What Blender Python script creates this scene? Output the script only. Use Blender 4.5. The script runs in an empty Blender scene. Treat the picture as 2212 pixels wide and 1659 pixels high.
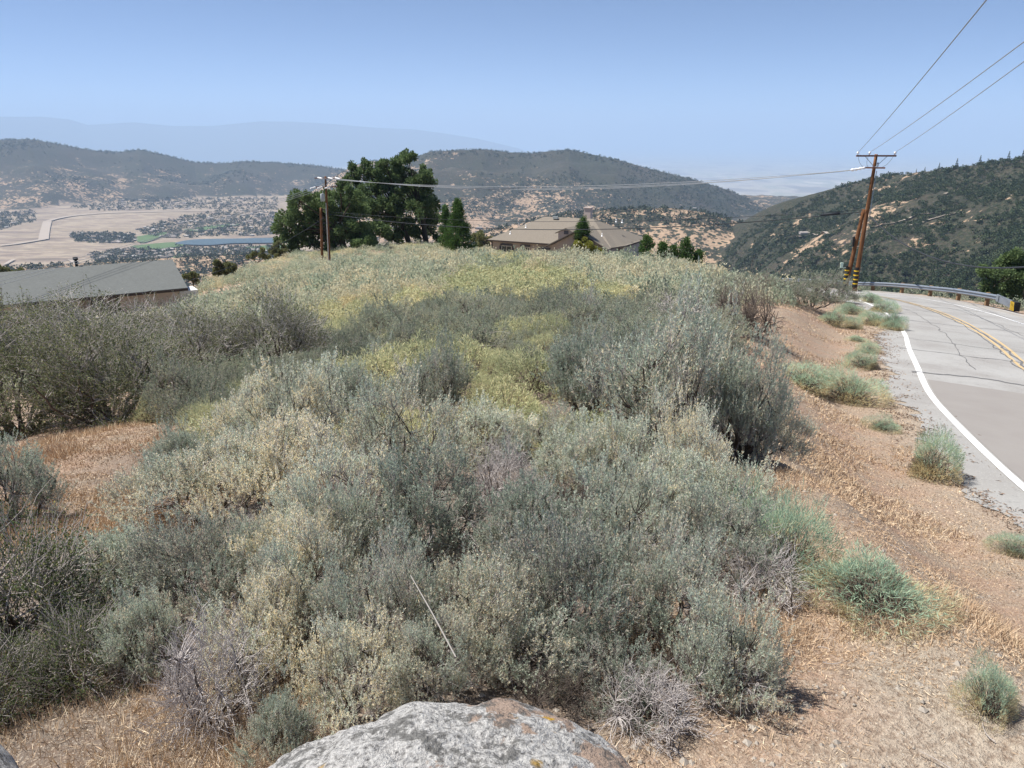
import bpy, math, random
import numpy as np
R_ = math.radians
random.seed(7); rng = np.random.default_rng(7)
scene = bpy.context.scene
# ------------------------------------------------------------------ camera, sky, sun, exposure
LENS = 28.0; PITCH = 17.15
cam_d = bpy.data.cameras.new("camera"); cam = bpy.data.objects.new("camera", cam_d)
scene.collection.objects.link(cam); scene.camera = cam
cam_d.lens = LENS; cam_d.sensor_width = 36; cam_d.clip_start = 0.05; cam_d.clip_end = 500000
cam.location = (0, 0, 0); cam.rotation_euler = (R_(90 - PITCH), 0, 0)
SUN_EL, SUN_AZ = 60.0, -78.0          # azimuth measured from +Y towards +X
w = bpy.data.worlds.new("World"); scene.world = w; w.use_nodes = True
nt = w.node_tree; bg = nt.nodes["Background"]
sky = nt.nodes.new("ShaderNodeTexSky"); sky.sky_type = 'NISHITA'; sky.sun_disc = False
sky.sun_elevation = R_(SUN_EL); sky.sun_rotation = R_(SUN_AZ)
sky.altitude = 3000; sky.air_density = 0.5; sky.dust_density = 0.0; sky.ozone_density = 2.5
nt.links.new(sky.outputs[0], bg.inputs[0]); bg.inputs[1].default_value = 0.088
sun_d = bpy.data.lights.new("sun", 'SUN'); sun_d.energy = 4.7; sun_d.angle = R_(0.5); sun_d.color = (1, 0.955, 0.88)
sun = bpy.data.objects.new("sun", sun_d); scene.collection.objects.link(sun)
sun.rotation_euler = (R_(90 - SUN_EL), 0, R_(180 - SUN_AZ))
scene.view_settings.view_transform = 'Standard'; scene.view_settings.look = 'None'
scene.view_settings.gamma = 1; scene.view_settings.exposure = 0.80
HAZE_DENSITY = 0.00006; HAZE_COLOR = (0.50, 0.68, 0.95)
cy = scene.cycles
cy.max_bounces = 5; cy.diffuse_bounces = 4; cy.glossy_bounces = 1; cy.transmission_bounces = 2; cy.volume_bounces = 2
cy.use_denoising = True; cy.use_adaptive_sampling = False
# ------------------------------------------------------------------ picture <-> place helpers (2212x1659 picture pixels)
FP = LENS / 36 * 2212; TH = R_(PITCH)
def ray(px, py):
    X = px - 1106.0; V = 829.5 - py
    return np.array([X, FP * math.cos(TH) + V * math.sin(TH), V * math.cos(TH) - FP * math.sin(TH)]) / FP
def aty(px, py, y):
    d = ray(px, py); return d * (y / d[1])
# ------------------------------------------------------------------ noise
def _h(ix, iy, s):
    n = (ix.astype(np.int64) * 374761393 + iy.astype(np.int64) * 668265263 + s * 1274126177) & 0xffffffff
    n = ((n ^ (n >> 13)) * 1274126177) & 0xffffffff
    return ((n ^ (n >> 16)) & 0xffff) / 65535.0
def vnoise(x, y, s=0):
    x = np.asarray(x, float); y = np.asarray(y, float)
    ix = np.floor(x); iy = np.floor(y); fx = x - ix; fy = y - iy
    fx = fx * fx * (3 - 2 * fx); fy = fy * fy * (3 - 2 * fy)
    a = _h(ix, iy, s); b = _h(ix + 1, iy, s); c = _h(ix, iy + 1, s); d = _h(ix + 1, iy + 1, s)
    return (a * (1 - fx) + b * fx) * (1 - fy) + (c * (1 - fx) + d * fx) * fy
def fbm(x, y, o=4, s=0):
    t = 0; a = 0.5; n = 0
    for k in range(o):
        t = t + a * vnoise(x * 2 ** k + 17.3 * k, y * 2 ** k - 9.1 * k, s + k); n += a; a *= 0.5
    return t / n
def sstep(a, b, x):
    t = np.clip((x - a) / (b - a), 0, 1); return t * t * (3 - 2 * t)
# ------------------------------------------------------------------ near ground
def road_z(x, y):
    y = np.minimum(y, 80.0)
    t = np.clip((y - 30) / 32, 0, 1)
    return -4.353 + 0.0229 * x - 0.0697 * y - 0.000992 * y * y + .7 * t * t * (3 - 2 * t) + .06 * np.clip(y - 62, 0, 20)
EDGE = np.array([(6.2, -14), (6.1, -6), (6.35, 0), (6.75, 4), (7.3, 8.5), (7.8, 11.2), (8.7, 14.5), (9.7, 17.6), (11.2, 21.2), (12.6, 24.5), (14.0, 27.6),
                 (15.6, 31.5), (17.2, 36), (18.6, 41), (19.7, 46.5), (20.3, 52), (20.3, 58), (19.2, 65), (17.4, 73), (15.2, 81), (12.8, 89), (11.4, 94)], float)
def densify(P, n=6):
    out = []
    Pm = np.vstack([2 * P[0] - P[1], P, 2 * P[-1] - P[-2]])
    for i in range(1, len(Pm) - 2):
        a, b, c, d = Pm[i - 1], Pm[i], Pm[i + 1], Pm[i + 2]
        for k in range(n):
            t = k / n
            out.append(0.5 * ((2 * b) + (c - a) * t + (2 * a - 5 * b + 4 * c - d) * t * t + (-a + 3 * b - 3 * c + d) * t ** 3))
    out.append(P[-1]); return np.array(out)
EDGE = densify(EDGE)
def offset(P, d):
    T = np.gradient(P, axis=0); T /= np.linalg.norm(T, axis=1)[:, None]
    return P + np.stack([T[:, 1], -T[:, 0]], 1) * d          # + is to the right of travel
LANE = 3.1; BANK = -0.055
CENTRE = offset(EDGE, LANE)
def dist_to(P, x, y):
    x = np.ravel(x).astype(float); y = np.ravel(y).astype(float); out = [np.empty(x.shape) for _ in range(4)]
    A = P[:-1]; AB = P[1:] - A; LL = (AB ** 2).sum(1); st = max(1, 2000000 // len(P))
    for s0 in range(0, len(x), st):
        X = x[s0:s0 + st, None]; Y = y[s0:s0 + st, None]; ux = X - A[None, :, 0]; uy = Y - A[None, :, 1]
        t = np.clip((ux * AB[:, 0] + uy * AB[:, 1]) / LL, 0, 1); dx = ux - t * AB[:, 0]; dy = uy - t * AB[:, 1]; d2 = dx * dx + dy * dy
        k = d2.argmin(1); r = np.arange(len(k)); dx = dx[r, k]; dy = dy[r, k]; sl = slice(s0, s0 + len(k))
        out[0][sl] = np.sqrt(d2[r, k]); out[1][sl] = AB[k, 0] * dy - AB[k, 1] * dx; out[2][sl] = X[:, 0] - dx; out[3][sl] = Y[:, 0] - dy
    return out                                               # side > 0: left of travel (the spur)
def pave_z(x, y):
    d, s, fx, fy = dist_to(EDGE, x, y)
    return road_z(fx, fy) + BANK * np.where(s > 0, -0.3 * d, d)
CP = np.array([
 (0,0,-2.0),(0,-6,-1.5),(-8,-6,-1.9),(-16,-10,-2.4),(3.5,-6,-2.2),(1.9,2.4,-2.2),(3.4,5,-2.75),(-2,3,-2.45),(-5,3,-2.8),(-10,4,-3.6),(-18,8,-6),(-35,10,-11),(-60,10,-24),
 (0,5,-2.65),(0,10,-3.4),(4.2,8.5,-3.5),(5.9,13,-4.15),(-4.8,8.4,-3.5),(-7.2,11,-4.3),(-13,16,-6.2),(0,20,-4.8),(6,20,-4.9),(8.6,22,-5.2),(13.2,33,-6.6),(9,33,-6.35),
 (0,40,-7.1),(-10,20,-6.1),(-20,25,-9.2),(-12,40,-8.4),(8,45,-7.9),(13,48,-8.6),(14.5,58,-10.0),(0,60,-9.3),(-12,60,-10.2),(-22,48,-11.2),(-24,60,-12.6),(-32,60,-15),(-45,50,-18),(-60,50,-26),
 (0,80,-11.7),(10,70,-11.0),(-12,80,-12.2),(-22,80,-13.0),(-29,74,-15.2),(-36,72,-16),(-28,90,-13.9),(-21,92,-13.95),(-38,90,-18),(-55,90,-30),(0,98,-14.2),(-10,100,-14.1),(-22,106,-14.2),(-30,104,-15.4),
 (-13,120,-15.3),(2,118,-17.0),(12,100,-15.2),(12,122,-18.0),(22,128,-19),(8,140,-19.5),(22,112,-17.5),(32,135,-22),(-20,140,-22),(0,160,-30),(30,160,-36),(-45,130,-38),(-20,175,-42),(10,180,-48),(45,170,-55),(-60,170,-58),
 (32,50,-17.5),(40,30,-17),(32,12,-9),(45,0,-14),(33,75,-22),(30,95,-21),(50,60,-30),(60,20,-27),(70,60,-42),(70,110,-50),(50,100,-36),(45,130,-38),(70,170,-62),(70,-15,-25),(-70,-15,-22),(-75,100,-50),(-75,170,-66),(30,-12,-6)], float)
def _tps_fit(P, lam=0.6):
    n = len(P); d = np.hypot(P[:, None, 0] - P[None, :, 0], P[:, None, 1] - P[None, :, 1])
    K = np.where(d > 0, d * d * np.log(np.maximum(d, 1e-9)), 0) + lam * np.eye(n)
    A = np.zeros((n + 3, n + 3)); A[:n, :n] = K; A[:n, n] = 1; A[:n, n + 1:] = P[:, :2]; A[n:, :n] = A[:n, n:].T
    b = np.zeros(n + 3); b[:n] = P[:, 2]; return np.linalg.solve(A, b)
_TC = _tps_fit(CP)
def gz(x, y, bumps=True):
    x = np.asarray(x, float); y = np.asarray(y, float); sh = np.broadcast(x, y).shape
    x = np.broadcast_to(x, sh).ravel(); y = np.broadcast_to(y, sh).ravel(); z = np.zeros(x.shape)
    for s in range(0, len(x), 40000):
        xs = x[s:s + 40000]; ys = y[s:s + 40000]
        d2 = (xs[:, None] - CP[None, :, 0]) ** 2 + (ys[:, None] - CP[None, :, 1]) ** 2
        z[s:s + 40000] = (0.5 * d2 * np.log(np.maximum(d2, 1e-12))) @ _TC[:-3] + _TC[-3] + _TC[-2] * xs + _TC[-1] * ys
    if bumps:
        z = z + (fbm(x * 0.35, y * 0.35, 3, 5) - 0.5) * 0.45 + (fbm(x * 2.2, y * 2.2, 3, 9) - 0.5) * 0.12
    m = (x > -14) & (x < 40) & (y < 100)
    if m.any():
        xs, ys, zs = x[m], y[m], z[m]
        d, s, _, _ = dist_to(CENTRE, xs, ys); rz = pave_z(xs, ys)
        wl = np.where(s > 0, 1 - sstep(5.0, 7.7, d), 1 - sstep(7.6, 13.0, d))
        flat = rz - 0.014
        z[m] = zs * (1 - wl) + flat * wl
    return z.reshape(sh)
def g1(x, y): return float(gz(np.array([x]), np.array([y]))[0])
def at(px, py, far=170):
    d = ray(px, py); ys = np.geomspace(1.0, far, 700); t = ys / d[1]
    xs = d[0] * t; zs = d[2] * t; g = gz(xs, ys); k = np.nonzero(zs < g)[0]
    i = k[0] if len(k) else len(ys) - 1
    return np.array([xs[i], ys[i], g[i]])
# ------------------------------------------------------------------ mesh building
def link(o): scene.collection.objects.link(o); return o
class Geo:
    def __init__(s): s.v = []; s.f = []; s.m = []; s.t = []; s.n = 0; s.sm = []
    def add(s, V, F, mat=0, tint=0.0, smooth=False):
        V = np.asarray(V, float).reshape(-1, 3); F = np.asarray(F, int)
        s.v.append(V); s.f.append(F + s.n); s.n += len(V)
        s.m.append(np.full(len(F), mat)); s.sm.append(np.full(len(F), smooth))
        s.t.append(np.broadcast_to(np.asarray(tint, float), (len(V),)).copy()); return s
    def mesh(s, name, mats):
        V = np.concatenate(s.v); me = bpy.data.meshes.new(name)
        sizes = np.concatenate([np.full(len(f), f.shape[1]) for f in s.f]); loops = np.concatenate([f.ravel() for f in s.f])
        me.vertices.add(len(V)); me.vertices.foreach_set("co", V.ravel())
        me.loops.add(len(loops)); me.loops.foreach_set("vertex_index", loops.astype(np.int32))
        me.polygons.add(len(sizes)); st = np.concatenate([[0], np.cumsum(sizes)[:-1]])
        me.polygons.foreach_set("loop_start", st.astype(np.int32)); me.polygons.foreach_set("loop_total", sizes.astype(np.int32))
        me.polygons.foreach_set("material_index", np.concatenate(s.m).astype(np.int32))
        me.polygons.foreach_set("use_smooth", np.concatenate(s.sm).astype(bool))
        a = me.attributes.new("tint", 'FLOAT', 'POINT'); a.data.foreach_set("value", np.concatenate(s.t).astype(np.float32))
        for m in mats: me.materials.append(m)
        me.update(calc_edges=True); return me
    def obj(s, name, mats, parent=None):
        if not isinstance(mats, (list, tuple)): mats = [mats]
        o = bpy.data.objects.new(name, s.mesh(name, mats)); link(o)
        if parent: o.parent = parent
        return o
    def box(s, c, size, mat=0, rz=0.0, tint=0.0):
        hx, hy, hz = [q / 2 for q in size]
        V = np.array([(-hx,-hy,-hz),(hx,-hy,-hz),(hx,hy,-hz),(-hx,hy,-hz),(-hx,-hy,hz),(hx,-hy,hz),(hx,hy,hz),(-hx,hy,hz)])
        c_, s_ = math.cos(rz), math.sin(rz); V = np.stack([V[:, 0] * c_ - V[:, 1] * s_, V[:, 0] * s_ + V[:, 1] * c_, V[:, 2]], 1) + np.array(c)
        return s.add(V, [(0,3,2,1),(4,5,6,7),(0,1,5,4),(1,2,6,5),(2,3,7,6),(3,0,4,7)], mat, tint)
    def poly_prism(s, pts, thick, mat=0):   # planar polygon (3D points) extruded along -z by thick
        P = np.asarray(pts, float); n = len(P); V = np.vstack([P, P - [0, 0, thick]])
        s.add(V, np.array([list(range(n))]), mat); k = s.n - 2 * n
        s.f.append(np.array([[i for i in range(2 * n - 1, n - 1, -1)]]) + k); s.m.append(np.array([mat])); s.sm.append(np.array([False]))
        q = np.array([(i, i + n, (i + 1) % n + n, (i + 1) % n) for i in range(n)]) + k
        s.f.append(q); s.m.append(np.full(n, mat)); s.sm.append(np.full(n, False)); return s
    def tubes(s, P, Rr, sides=3, mat=0, tint=0.0, smooth=True, cap=False):
        P = np.asarray(P, float); N, K, _ = P.shape; Rr = np.broadcast_to(np.asarray(Rr, float), (N, K))
        T = np.gradient(P, axis=1) if K > 1 else P; T = T / np.maximum(np.linalg.norm(T, axis=2, keepdims=True), 1e-9)
        T = T.mean(axis=1, keepdims=True) * 0.35 + T; T /= np.maximum(np.linalg.norm(T, axis=2, keepdims=True), 1e-9)
        ref = np.where(np.abs(T.mean(axis=1)[:, None, 2:3]) > 0.8, np.array([1.0, 0, 0]), np.array([0, 0, 1.0]))
        A = np.cross(T, np.broadcast_to(ref, T.shape)); A /= np.maximum(np.linalg.norm(A, axis=2, keepdims=True), 1e-9); B = np.cross(T, A)
        an = np.arange(sides) * 2 * math.pi / sides
        V = P[:, :, None, :] + Rr[:, :, None, None] * (A[:, :, None, :] * np.cos(an)[None, None, :, None] + B[:, :, None, :] * np.sin(an)[None, None, :, None])
        i = np.arange(N)[:, None, None] * K * sides; k = np.arange(K - 1)[None, :, None] * sides; j = np.arange(sides)[None, None, :]; j2 = (j + 1) % sides
        F = np.stack([i + k + j, i + k + j2, i + k + sides + j2, i + k + sides + j], -1).reshape(-1, 4)
        t = np.asarray(tint, float)
        if t.ndim == 1: t = np.repeat(t, K * sides)
        s.add(V.reshape(-1, 3), F, mat, t, smooth)
        if cap:
            b = s.n - N * K * sides
            for q in range(N):
                for kk in (0, K - 1):
                    idx = b + q * K * sides + kk * sides + np.arange(sides)
                    s.f.append(idx[None, ::(-1 if kk == 0 else 1)]); s.m.append(np.array([mat])); s.sm.append(np.array([False]))
        return s
    def leaves(s, B, D, L, W, tint=0.0, mat=1, mid=0.55):
        B = np.asarray(B, float); D = np.asarray(D, float); n = len(B); D = D / np.maximum(np.linalg.norm(D, axis=1, keepdims=True), 1e-9)
        Q = rng.normal(size=(n, 3)); S = np.cross(D, Q); S /= np.maximum(np.linalg.norm(S, axis=1, keepdims=True), 1e-9)
        L = np.broadcast_to(np.asarray(L, float), (n,))[:, None]; W = np.broadcast_to(np.asarray(W, float), (n,))[:, None]
        V = np.stack([B, B + D * L * mid + S * W / 2, B + D * L, B + D * L * mid - S * W / 2], 1)
        t = np.broadcast_to(np.asarray(tint, float), (n,))
        return s.add(V.reshape(-1, 3), np.arange(n * 4).reshape(n, 4), mat, np.repeat(t, 4))
def unit(n):
    q = rng.normal(size=(n, 3)); return q / np.linalg.norm(q, axis=1, keepdims=True)
def bez(A, B, C, K):
    t = np.linspace(0, 1, K)[None, :, None]; A = A[:, None]; B = B[:, None]; C = C[:, None]
    return A * (1 - t) ** 2 + 2 * B * t * (1 - t) + C * t * t
def tag(o, label=None, cat=None, group=None, kind=None):
    for k, v in (("label", label), ("category", cat), ("group", group), ("kind", kind)):
        if v: o[k] = v
    return o
def empty(name, loc, rz=0.0):
    o = bpy.data.objects.new(name, None); o.location = [float(q) for q in loc]; o.rotation_euler = (0, 0, rz); o.empty_display_size = .2; return link(o)
def copy_tree(o, parent=None):
    c = o.copy(); link(c); c.parent = parent
    for ch in list(o.children): copy_tree(ch, c)
    return c
# ------------------------------------------------------------------ materials
class MT:
    def __init__(s, name, rough=0.9):
        s.m = bpy.data.materials.new(name); s.m.use_nodes = True; s.t = s.m.node_tree; s.b = s.t.nodes["Principled BSDF"]
        s.b.inputs["Roughness"].default_value = rough; s.b.inputs["Specular IOR Level"].default_value = 0.2
        s.co = s.n("ShaderNodeTexCoord")
    def n(s, t, **k):
        q = s.t.nodes.new(t)
        for a, v in k.items():
            if a in q.inputs: q.inputs[a].default_value = v
            else: setattr(q, a, v)
        return q
    def l(s, a, b): s.t.links.new(a, b)
    def noise(s, scale, detail=4, rough=0.55, vec=None, dist=0.0):
        q = s.n("ShaderNodeTexNoise"); q.inputs["Scale"].default_value = scale; q.inputs["Detail"].default_value = detail
        q.inputs["Roughness"].default_value = rough; q.inputs["Distortion"].default_value = dist
        s.l(vec or s.co.outputs["Object"], q.inputs["Vector"]); return q.outputs["Fac"]
    def ramp(s, fac, stops, interp='LINEAR'):
        q = s.n("ShaderNodeValToRGB"); cr = q.color_ramp; cr.interpolation = interp
        while len(cr.elements) > 1: cr.elements.remove(cr.elements[-1])
        for i, (p, c) in enumerate(stops):
            e = cr.elements[0] if i == 0 else cr.elements.new(p)
            e.position = p; e.color = (*c, 1) if hasattr(c, '__len__') else (c, c, c, 1)
        s.l(fac, q.inputs[0]); return q.outputs[0]
    def mix(s, f, a, b, mode='MIX'):
        q = s.n("ShaderNodeMix"); q.data_type = 'RGBA'; q.blend_type = mode
        for inp, v in ((q.inputs[0], f), (q.inputs[6], a), (q.inputs[7], b)):
            if isinstance(v, bpy.types.NodeSocket): s.l(v, inp)
            else: inp.default_value = (*v, 1) if hasattr(v, '__len__') else v
        return q.outputs[2]
    def math(s, op, a, b=0.0, c=0.0, clamp=False):
        q = s.n("ShaderNodeMath"); q.operation = op; q.use_clamp = clamp
        for inp, v in zip(q.inputs, (a, b, c)):
            if isinstance(v, bpy.types.NodeSocket): s.l(v, inp)
            else: inp.default_value = v
        return q.outputs[0]
    def attr(s, name):
        q = s.n("ShaderNodeAttribute"); q.attribute_name = name; return q.outputs["Fac"]
    def color(s, c):
        if isinstance(c, bpy.types.NodeSocket): s.l(c, s.b.inputs["Base Color"])
        else: s.b.inputs["Base Color"].default_value = (*c, 1)
        s.c = c; return s
    def bump(s, h, strength=0.4, dist=0.02):
        q = s.n("ShaderNodeBump"); q.inputs["Strength"].default_value = strength; q.inputs["Distance"].default_value = dist
        s.l(h, q.inputs["Height"]); s.l(q.outputs[0], s.b.inputs["Normal"]); return s
def leaf_mat(name, stops, trans=0.3, var=0.25, nscale=0.8, tv=0.0):
    m = MT(name, 0.75); oi = m.n("ShaderNodeObjectInfo"); c = m.ramp(m.math('ADD', m.attr("tint"), m.math('MULTIPLY_ADD', oi.outputs["Random"], tv, -.4 * tv), clamp=True), stops); r = m.math('MULTIPLY_ADD', oi.outputs["Random"], var, 1 - var / 2)
    nz = m.math('MULTIPLY_ADD', m.noise(nscale, 3), 0.8, 0.6)
    hv = m.n("ShaderNodeHueSaturation"); m.l(c, hv.inputs["Color"]); m.l(m.math('MULTIPLY', r, nz), hv.inputs["Value"])
    c = hv.outputs[0]; m.color(c)
    tr = m.n("ShaderNodeBsdfTranslucent"); m.l(c, tr.inputs[0]); ms = m.n("ShaderNodeMixShader"); ms.inputs[0].default_value = trans
    m.l(m.b.outputs[0], ms.inputs[1]); m.l(tr.outputs[0], ms.inputs[2]); m.l(ms.outputs[0], m.t.nodes["Material Output"].inputs[0])
    return m.m
def bark_mat(name, a, b, scale=12):
    m = MT(name, 0.95); m.color(m.mix(m.noise(scale, 4), a, b)); m.bump(m.noise(scale * 3, 3), 0.4, 0.01); return m.m
M = {}
M['sage'] = leaf_mat('sage_leaf', [(0, (.43,.52,.42)), (.35, (.55,.60,.49)), (.6, (.67,.62,.56)), (.8, (.80,.71,.56)), (1, (.84,.72,.46))], .36, .6, .8, .4)
M['sage_far'] = leaf_mat('sage_distant', [(0, (.22,.26,.19)), (.35, (.37,.42,.31)), (.7, (.47,.46,.34)), (1, (.55,.50,.34))], .4, .35, .4, .3)
M['rabbit'] = leaf_mat('rabbitbrush_leaf', [(0, (.38,.42,.24)), (.5, (.52,.53,.31)), (1, (.68,.60,.36))], .4, .3, .6, .4)
M['fine'] = leaf_mat('blue_green_stem', [(0, (.33,.48,.34)), (.5, (.44,.58,.43)), (.8, (.58,.57,.36)), (1, (.68,.56,.34))], .4, .2, 3.0, .2)
M['mahog'] = leaf_mat('mahogany_leaf', [(0, (.10,.125,.06)), (.5, (.18,.20,.10)), (1, (.36,.33,.14))], .3)
M['coffee'] = leaf_mat('green_shrub_leaf', [(0, (.055,.085,.032)), (.5, (.12,.15,.06)), (.85, (.24,.23,.09)), (1, (.50,.42,.12))], .3)
M['oak'] = leaf_mat('oak_leaf', [(0, (.08,.125,.05)), (.6, (.135,.195,.08)), (1, (.21,.27,.12))], .35, .2, .15)
M['cedar'] = leaf_mat('cedar_leaf', [(0, (.045,.10,.025)), (1, (.12,.21,.055))], .3, .15, .3)
M['gold'] = leaf_mat('golden_shrub_leaf', [(0, (.20,.22,.04)), (1, (.36,.35,.08))], .3, .1, .5)
M['hill_tree'] = leaf_mat('hillside_tree_leaf', [(0, (.024,.042,.018)), (.6, (.048,.07,.032)), (1, (.10,.11,.06))], .15, .5, .02)
M['twig'] = bark_mat('grey_twig', (.46,.42,.40), (.30,.27,.25))
M['twig_pale'] = bark_mat('bleached_twig', (.62,.58,.56), (.44,.40,.39))
M['stem'] = bark_mat('dark_stem', (.16,.13,.11), (.07,.058,.05))
M['bark'] = bark_mat('tree_bark', (.10,.08,.06), (.05,.04,.03), 3)
M['brush'] = bark_mat('brown_brush', (.26,.215,.18), (.15,.12,.10))
def g_grass():
    m = MT('dry_grass', .9); c = m.ramp(m.attr("tint"), [(0, (.38,.25,.16)), (.5, (.53,.39,.26)), (1, (.72,.60,.44))])
    m.color(c); return m.m
M['grass'] = g_grass()
def g_ground():
    m = MT('spur_ground', 1.0); g = m.n("ShaderNodeNewGeometry"); P = g.outputs["Position"]
    big = m.noise(.22, 4, .6, P); med = m.noise(2.2, 6, .65, P); fine = m.noise(26, 5, .7, P); lit = m.noise(75, 3, .7, P)
    c = m.ramp(big, [(.3, (.39,.30,.225)), (.52, (.41,.28,.205)), (.7, (.36,.245,.18))])
    c = m.mix(m.ramp(med, [(.42, 0), (.62, 1)]), c, (.36,.29,.225))
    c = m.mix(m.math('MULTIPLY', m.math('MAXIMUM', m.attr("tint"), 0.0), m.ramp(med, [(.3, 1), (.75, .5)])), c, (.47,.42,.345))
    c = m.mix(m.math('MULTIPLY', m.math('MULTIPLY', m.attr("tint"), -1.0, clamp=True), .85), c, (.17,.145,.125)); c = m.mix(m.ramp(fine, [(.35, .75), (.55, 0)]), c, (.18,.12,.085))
    c = m.mix(m.ramp(lit, [(.55, 0), (.66, .75)]), c, (.60,.51,.40))
    vo = m.n("ShaderNodeTexVoronoi"); vo.inputs["Scale"].default_value = 38; m.l(P, vo.inputs["Vector"])
    c = m.mix(m.ramp(vo.outputs["Distance"], [(.10, .5), (.2, 0)]), c, (.58,.54,.48))
    m.color(c); h = m.math('ADD', fine, m.math('MULTIPLY', lit, .5)); m.bump(h, .9, .035); return m.m
M['ground'] = g_ground()
def g_road():
    m = MT('worn_asphalt', .85); g = m.n("ShaderNodeNewGeometry"); P = g.outputs["Position"]
    c = m.ramp(m.noise(.12, 3, .5, P), [(.35, (.33,.325,.315)), (.6, (.39,.385,.375))])
    c = m.mix(m.ramp(m.noise(160, 2, .6, P), [(.3, .45), (.7, 0)]), c, (.2,.195,.19))
    c = m.mix(m.ramp(m.noise(.5, 5, .65, P), [(.42, 0), (.65, .6)]), c, (.235,.22,.21)); c = m.mix(m.ramp(m.noise(38, 3, .7, P), [(.55, 0), (.68, .5)]), c, (.5,.49,.47)); c = m.mix(m.ramp(m.noise(5, 6, .7, P), [(.6, 0), (.66, .45)]), c, (.15,.145,.14))
    m.color(c); m.bump(m.noise(220, 2, .6, P), .25, .004); return m.m
M['road'] = g_road()
def flat(name, c, rough=.8, c2=None, scale=6, bump=0.0, spec=None, metal=0):
    m = MT(name, rough)
    if c2: m.color(m.mix(m.noise(scale, 5, .6), c, c2))
    else: m.color(c)
    if bump: m.bump(m.noise(scale * 4, 3), bump, .01)
    if spec is not None: m.b.inputs["Specular IOR Level"].default_value = spec
    m.b.inputs["Metallic"].default_value = metal; return m.m
M['patch'] = flat('old_brown_asphalt', (.235,.215,.205), .9, (.29,.275,.26), 1.1, .1)
M['white'] = flat('white_road_paint', (.82,.82,.83), .6, (.66,.66,.66), 9)
M['yellow'] = flat('yellow_road_paint', (.60,.42,.20), .7, (.46,.37,.24), 5)
M['tar'] = flat('tar_seal', (.15,.148,.15), .7)
M['galv'] = flat('galvanised_steel', (.34,.38,.43), .42, (.25,.28,.32), 3, 0, .5, .55)
M['postwood'] = flat('guardrail_timber', (.30,.20,.11), .95, (.20,.13,.08), 9, .3)
def g_pole():
    m = MT('creosoted_pole', .85); mp = m.n("ShaderNodeMapping"); mp.inputs["Scale"].default_value = (14, 14, .7); m.l(m.co.outputs["Object"], mp.inputs[0])
    n = m.noise(1.2, 6, .7, mp.outputs[0]); c = m.ramp(n, [(.33, (.055,.028,.016)), (.5, (.17,.075,.033)), (.68, (.30,.15,.07))])
    m.color(c); m.bump(n, .5, .01); return m.m
M['pole'] = g_pole()
M['arm'] = flat('weathered_crossarm', (.24,.12,.085), .9, (.15,.075,.055), 8)
M['porc'] = flat('white_insulator', (.85,.86,.88), .3, None, 1, 0, .5)
M['wire'] = flat('aluminium_wire', (.30,.32,.35), .5, None, 1, 0, .4)
M['cable'] = flat('black_cable', (.035,.04,.048), .6)
M['bandy'] = flat('yellow_band', (.75,.48,.03), .5)
M['bandk'] = flat('black_sleeve', (.03,.03,.03), .7)
M['greybox'] = flat('grey_transformer', (.40,.43,.43), .5)
M['pvc'] = flat('pale_conduit', (.45,.43,.40), .6)
def g_roof(name, a, b):
    m = MT(name, .95); n = m.noise(1.2, 6, .75); f = m.noise(16, 4, .7)
    br = m.n("ShaderNodeTexBrick"); br.inputs["Scale"].default_value = 3.2; m.l(m.co.outputs["Object"], br.inputs["Vector"])
    br.inputs["Color1"].default_value = (1,1,1,1); br.inputs["Color2"].default_value = (.86,.86,.86,1); br.inputs["Mortar"].default_value = (.72,.72,.72,1); br.inputs["Mortar Size"].default_value = .012
    c = m.mix(m.math('ADD', m.math('MULTIPLY', n, .5), m.math('MULTIPLY', f, .5)), a, b); c = m.mix(1.0, c, br.outputs["Color"], 'MULTIPLY'); m.color(c); return m.m
M['roof_brown'] = g_roof('brown_shingle', (.205,.18,.15), (.26,.23,.195))
M['roof_grey'] = g_roof('grey_shingle', (.12,.13,.13), (.20,.21,.205))
M['stucco'] = flat('taupe_stucco', (.47,.40,.37), .95, (.42,.36,.335), 3)
M['stucco2'] = flat('pink_stucco', (.58,.48,.43), .95, (.52,.44,.40), 3)
M['trim'] = flat('dark_trim', (.07,.055,.05), .7)
M['offwhite'] = flat('white_frame', (.78,.78,.76), .6)
M['shutter'] = flat('slate_shutter', (.10,.10,.115), .8)
M['glass'] = flat('window_glass', (.04,.05,.06), .08, None, 1, 0, .6)
M['lichen_rock'] = None
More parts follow.
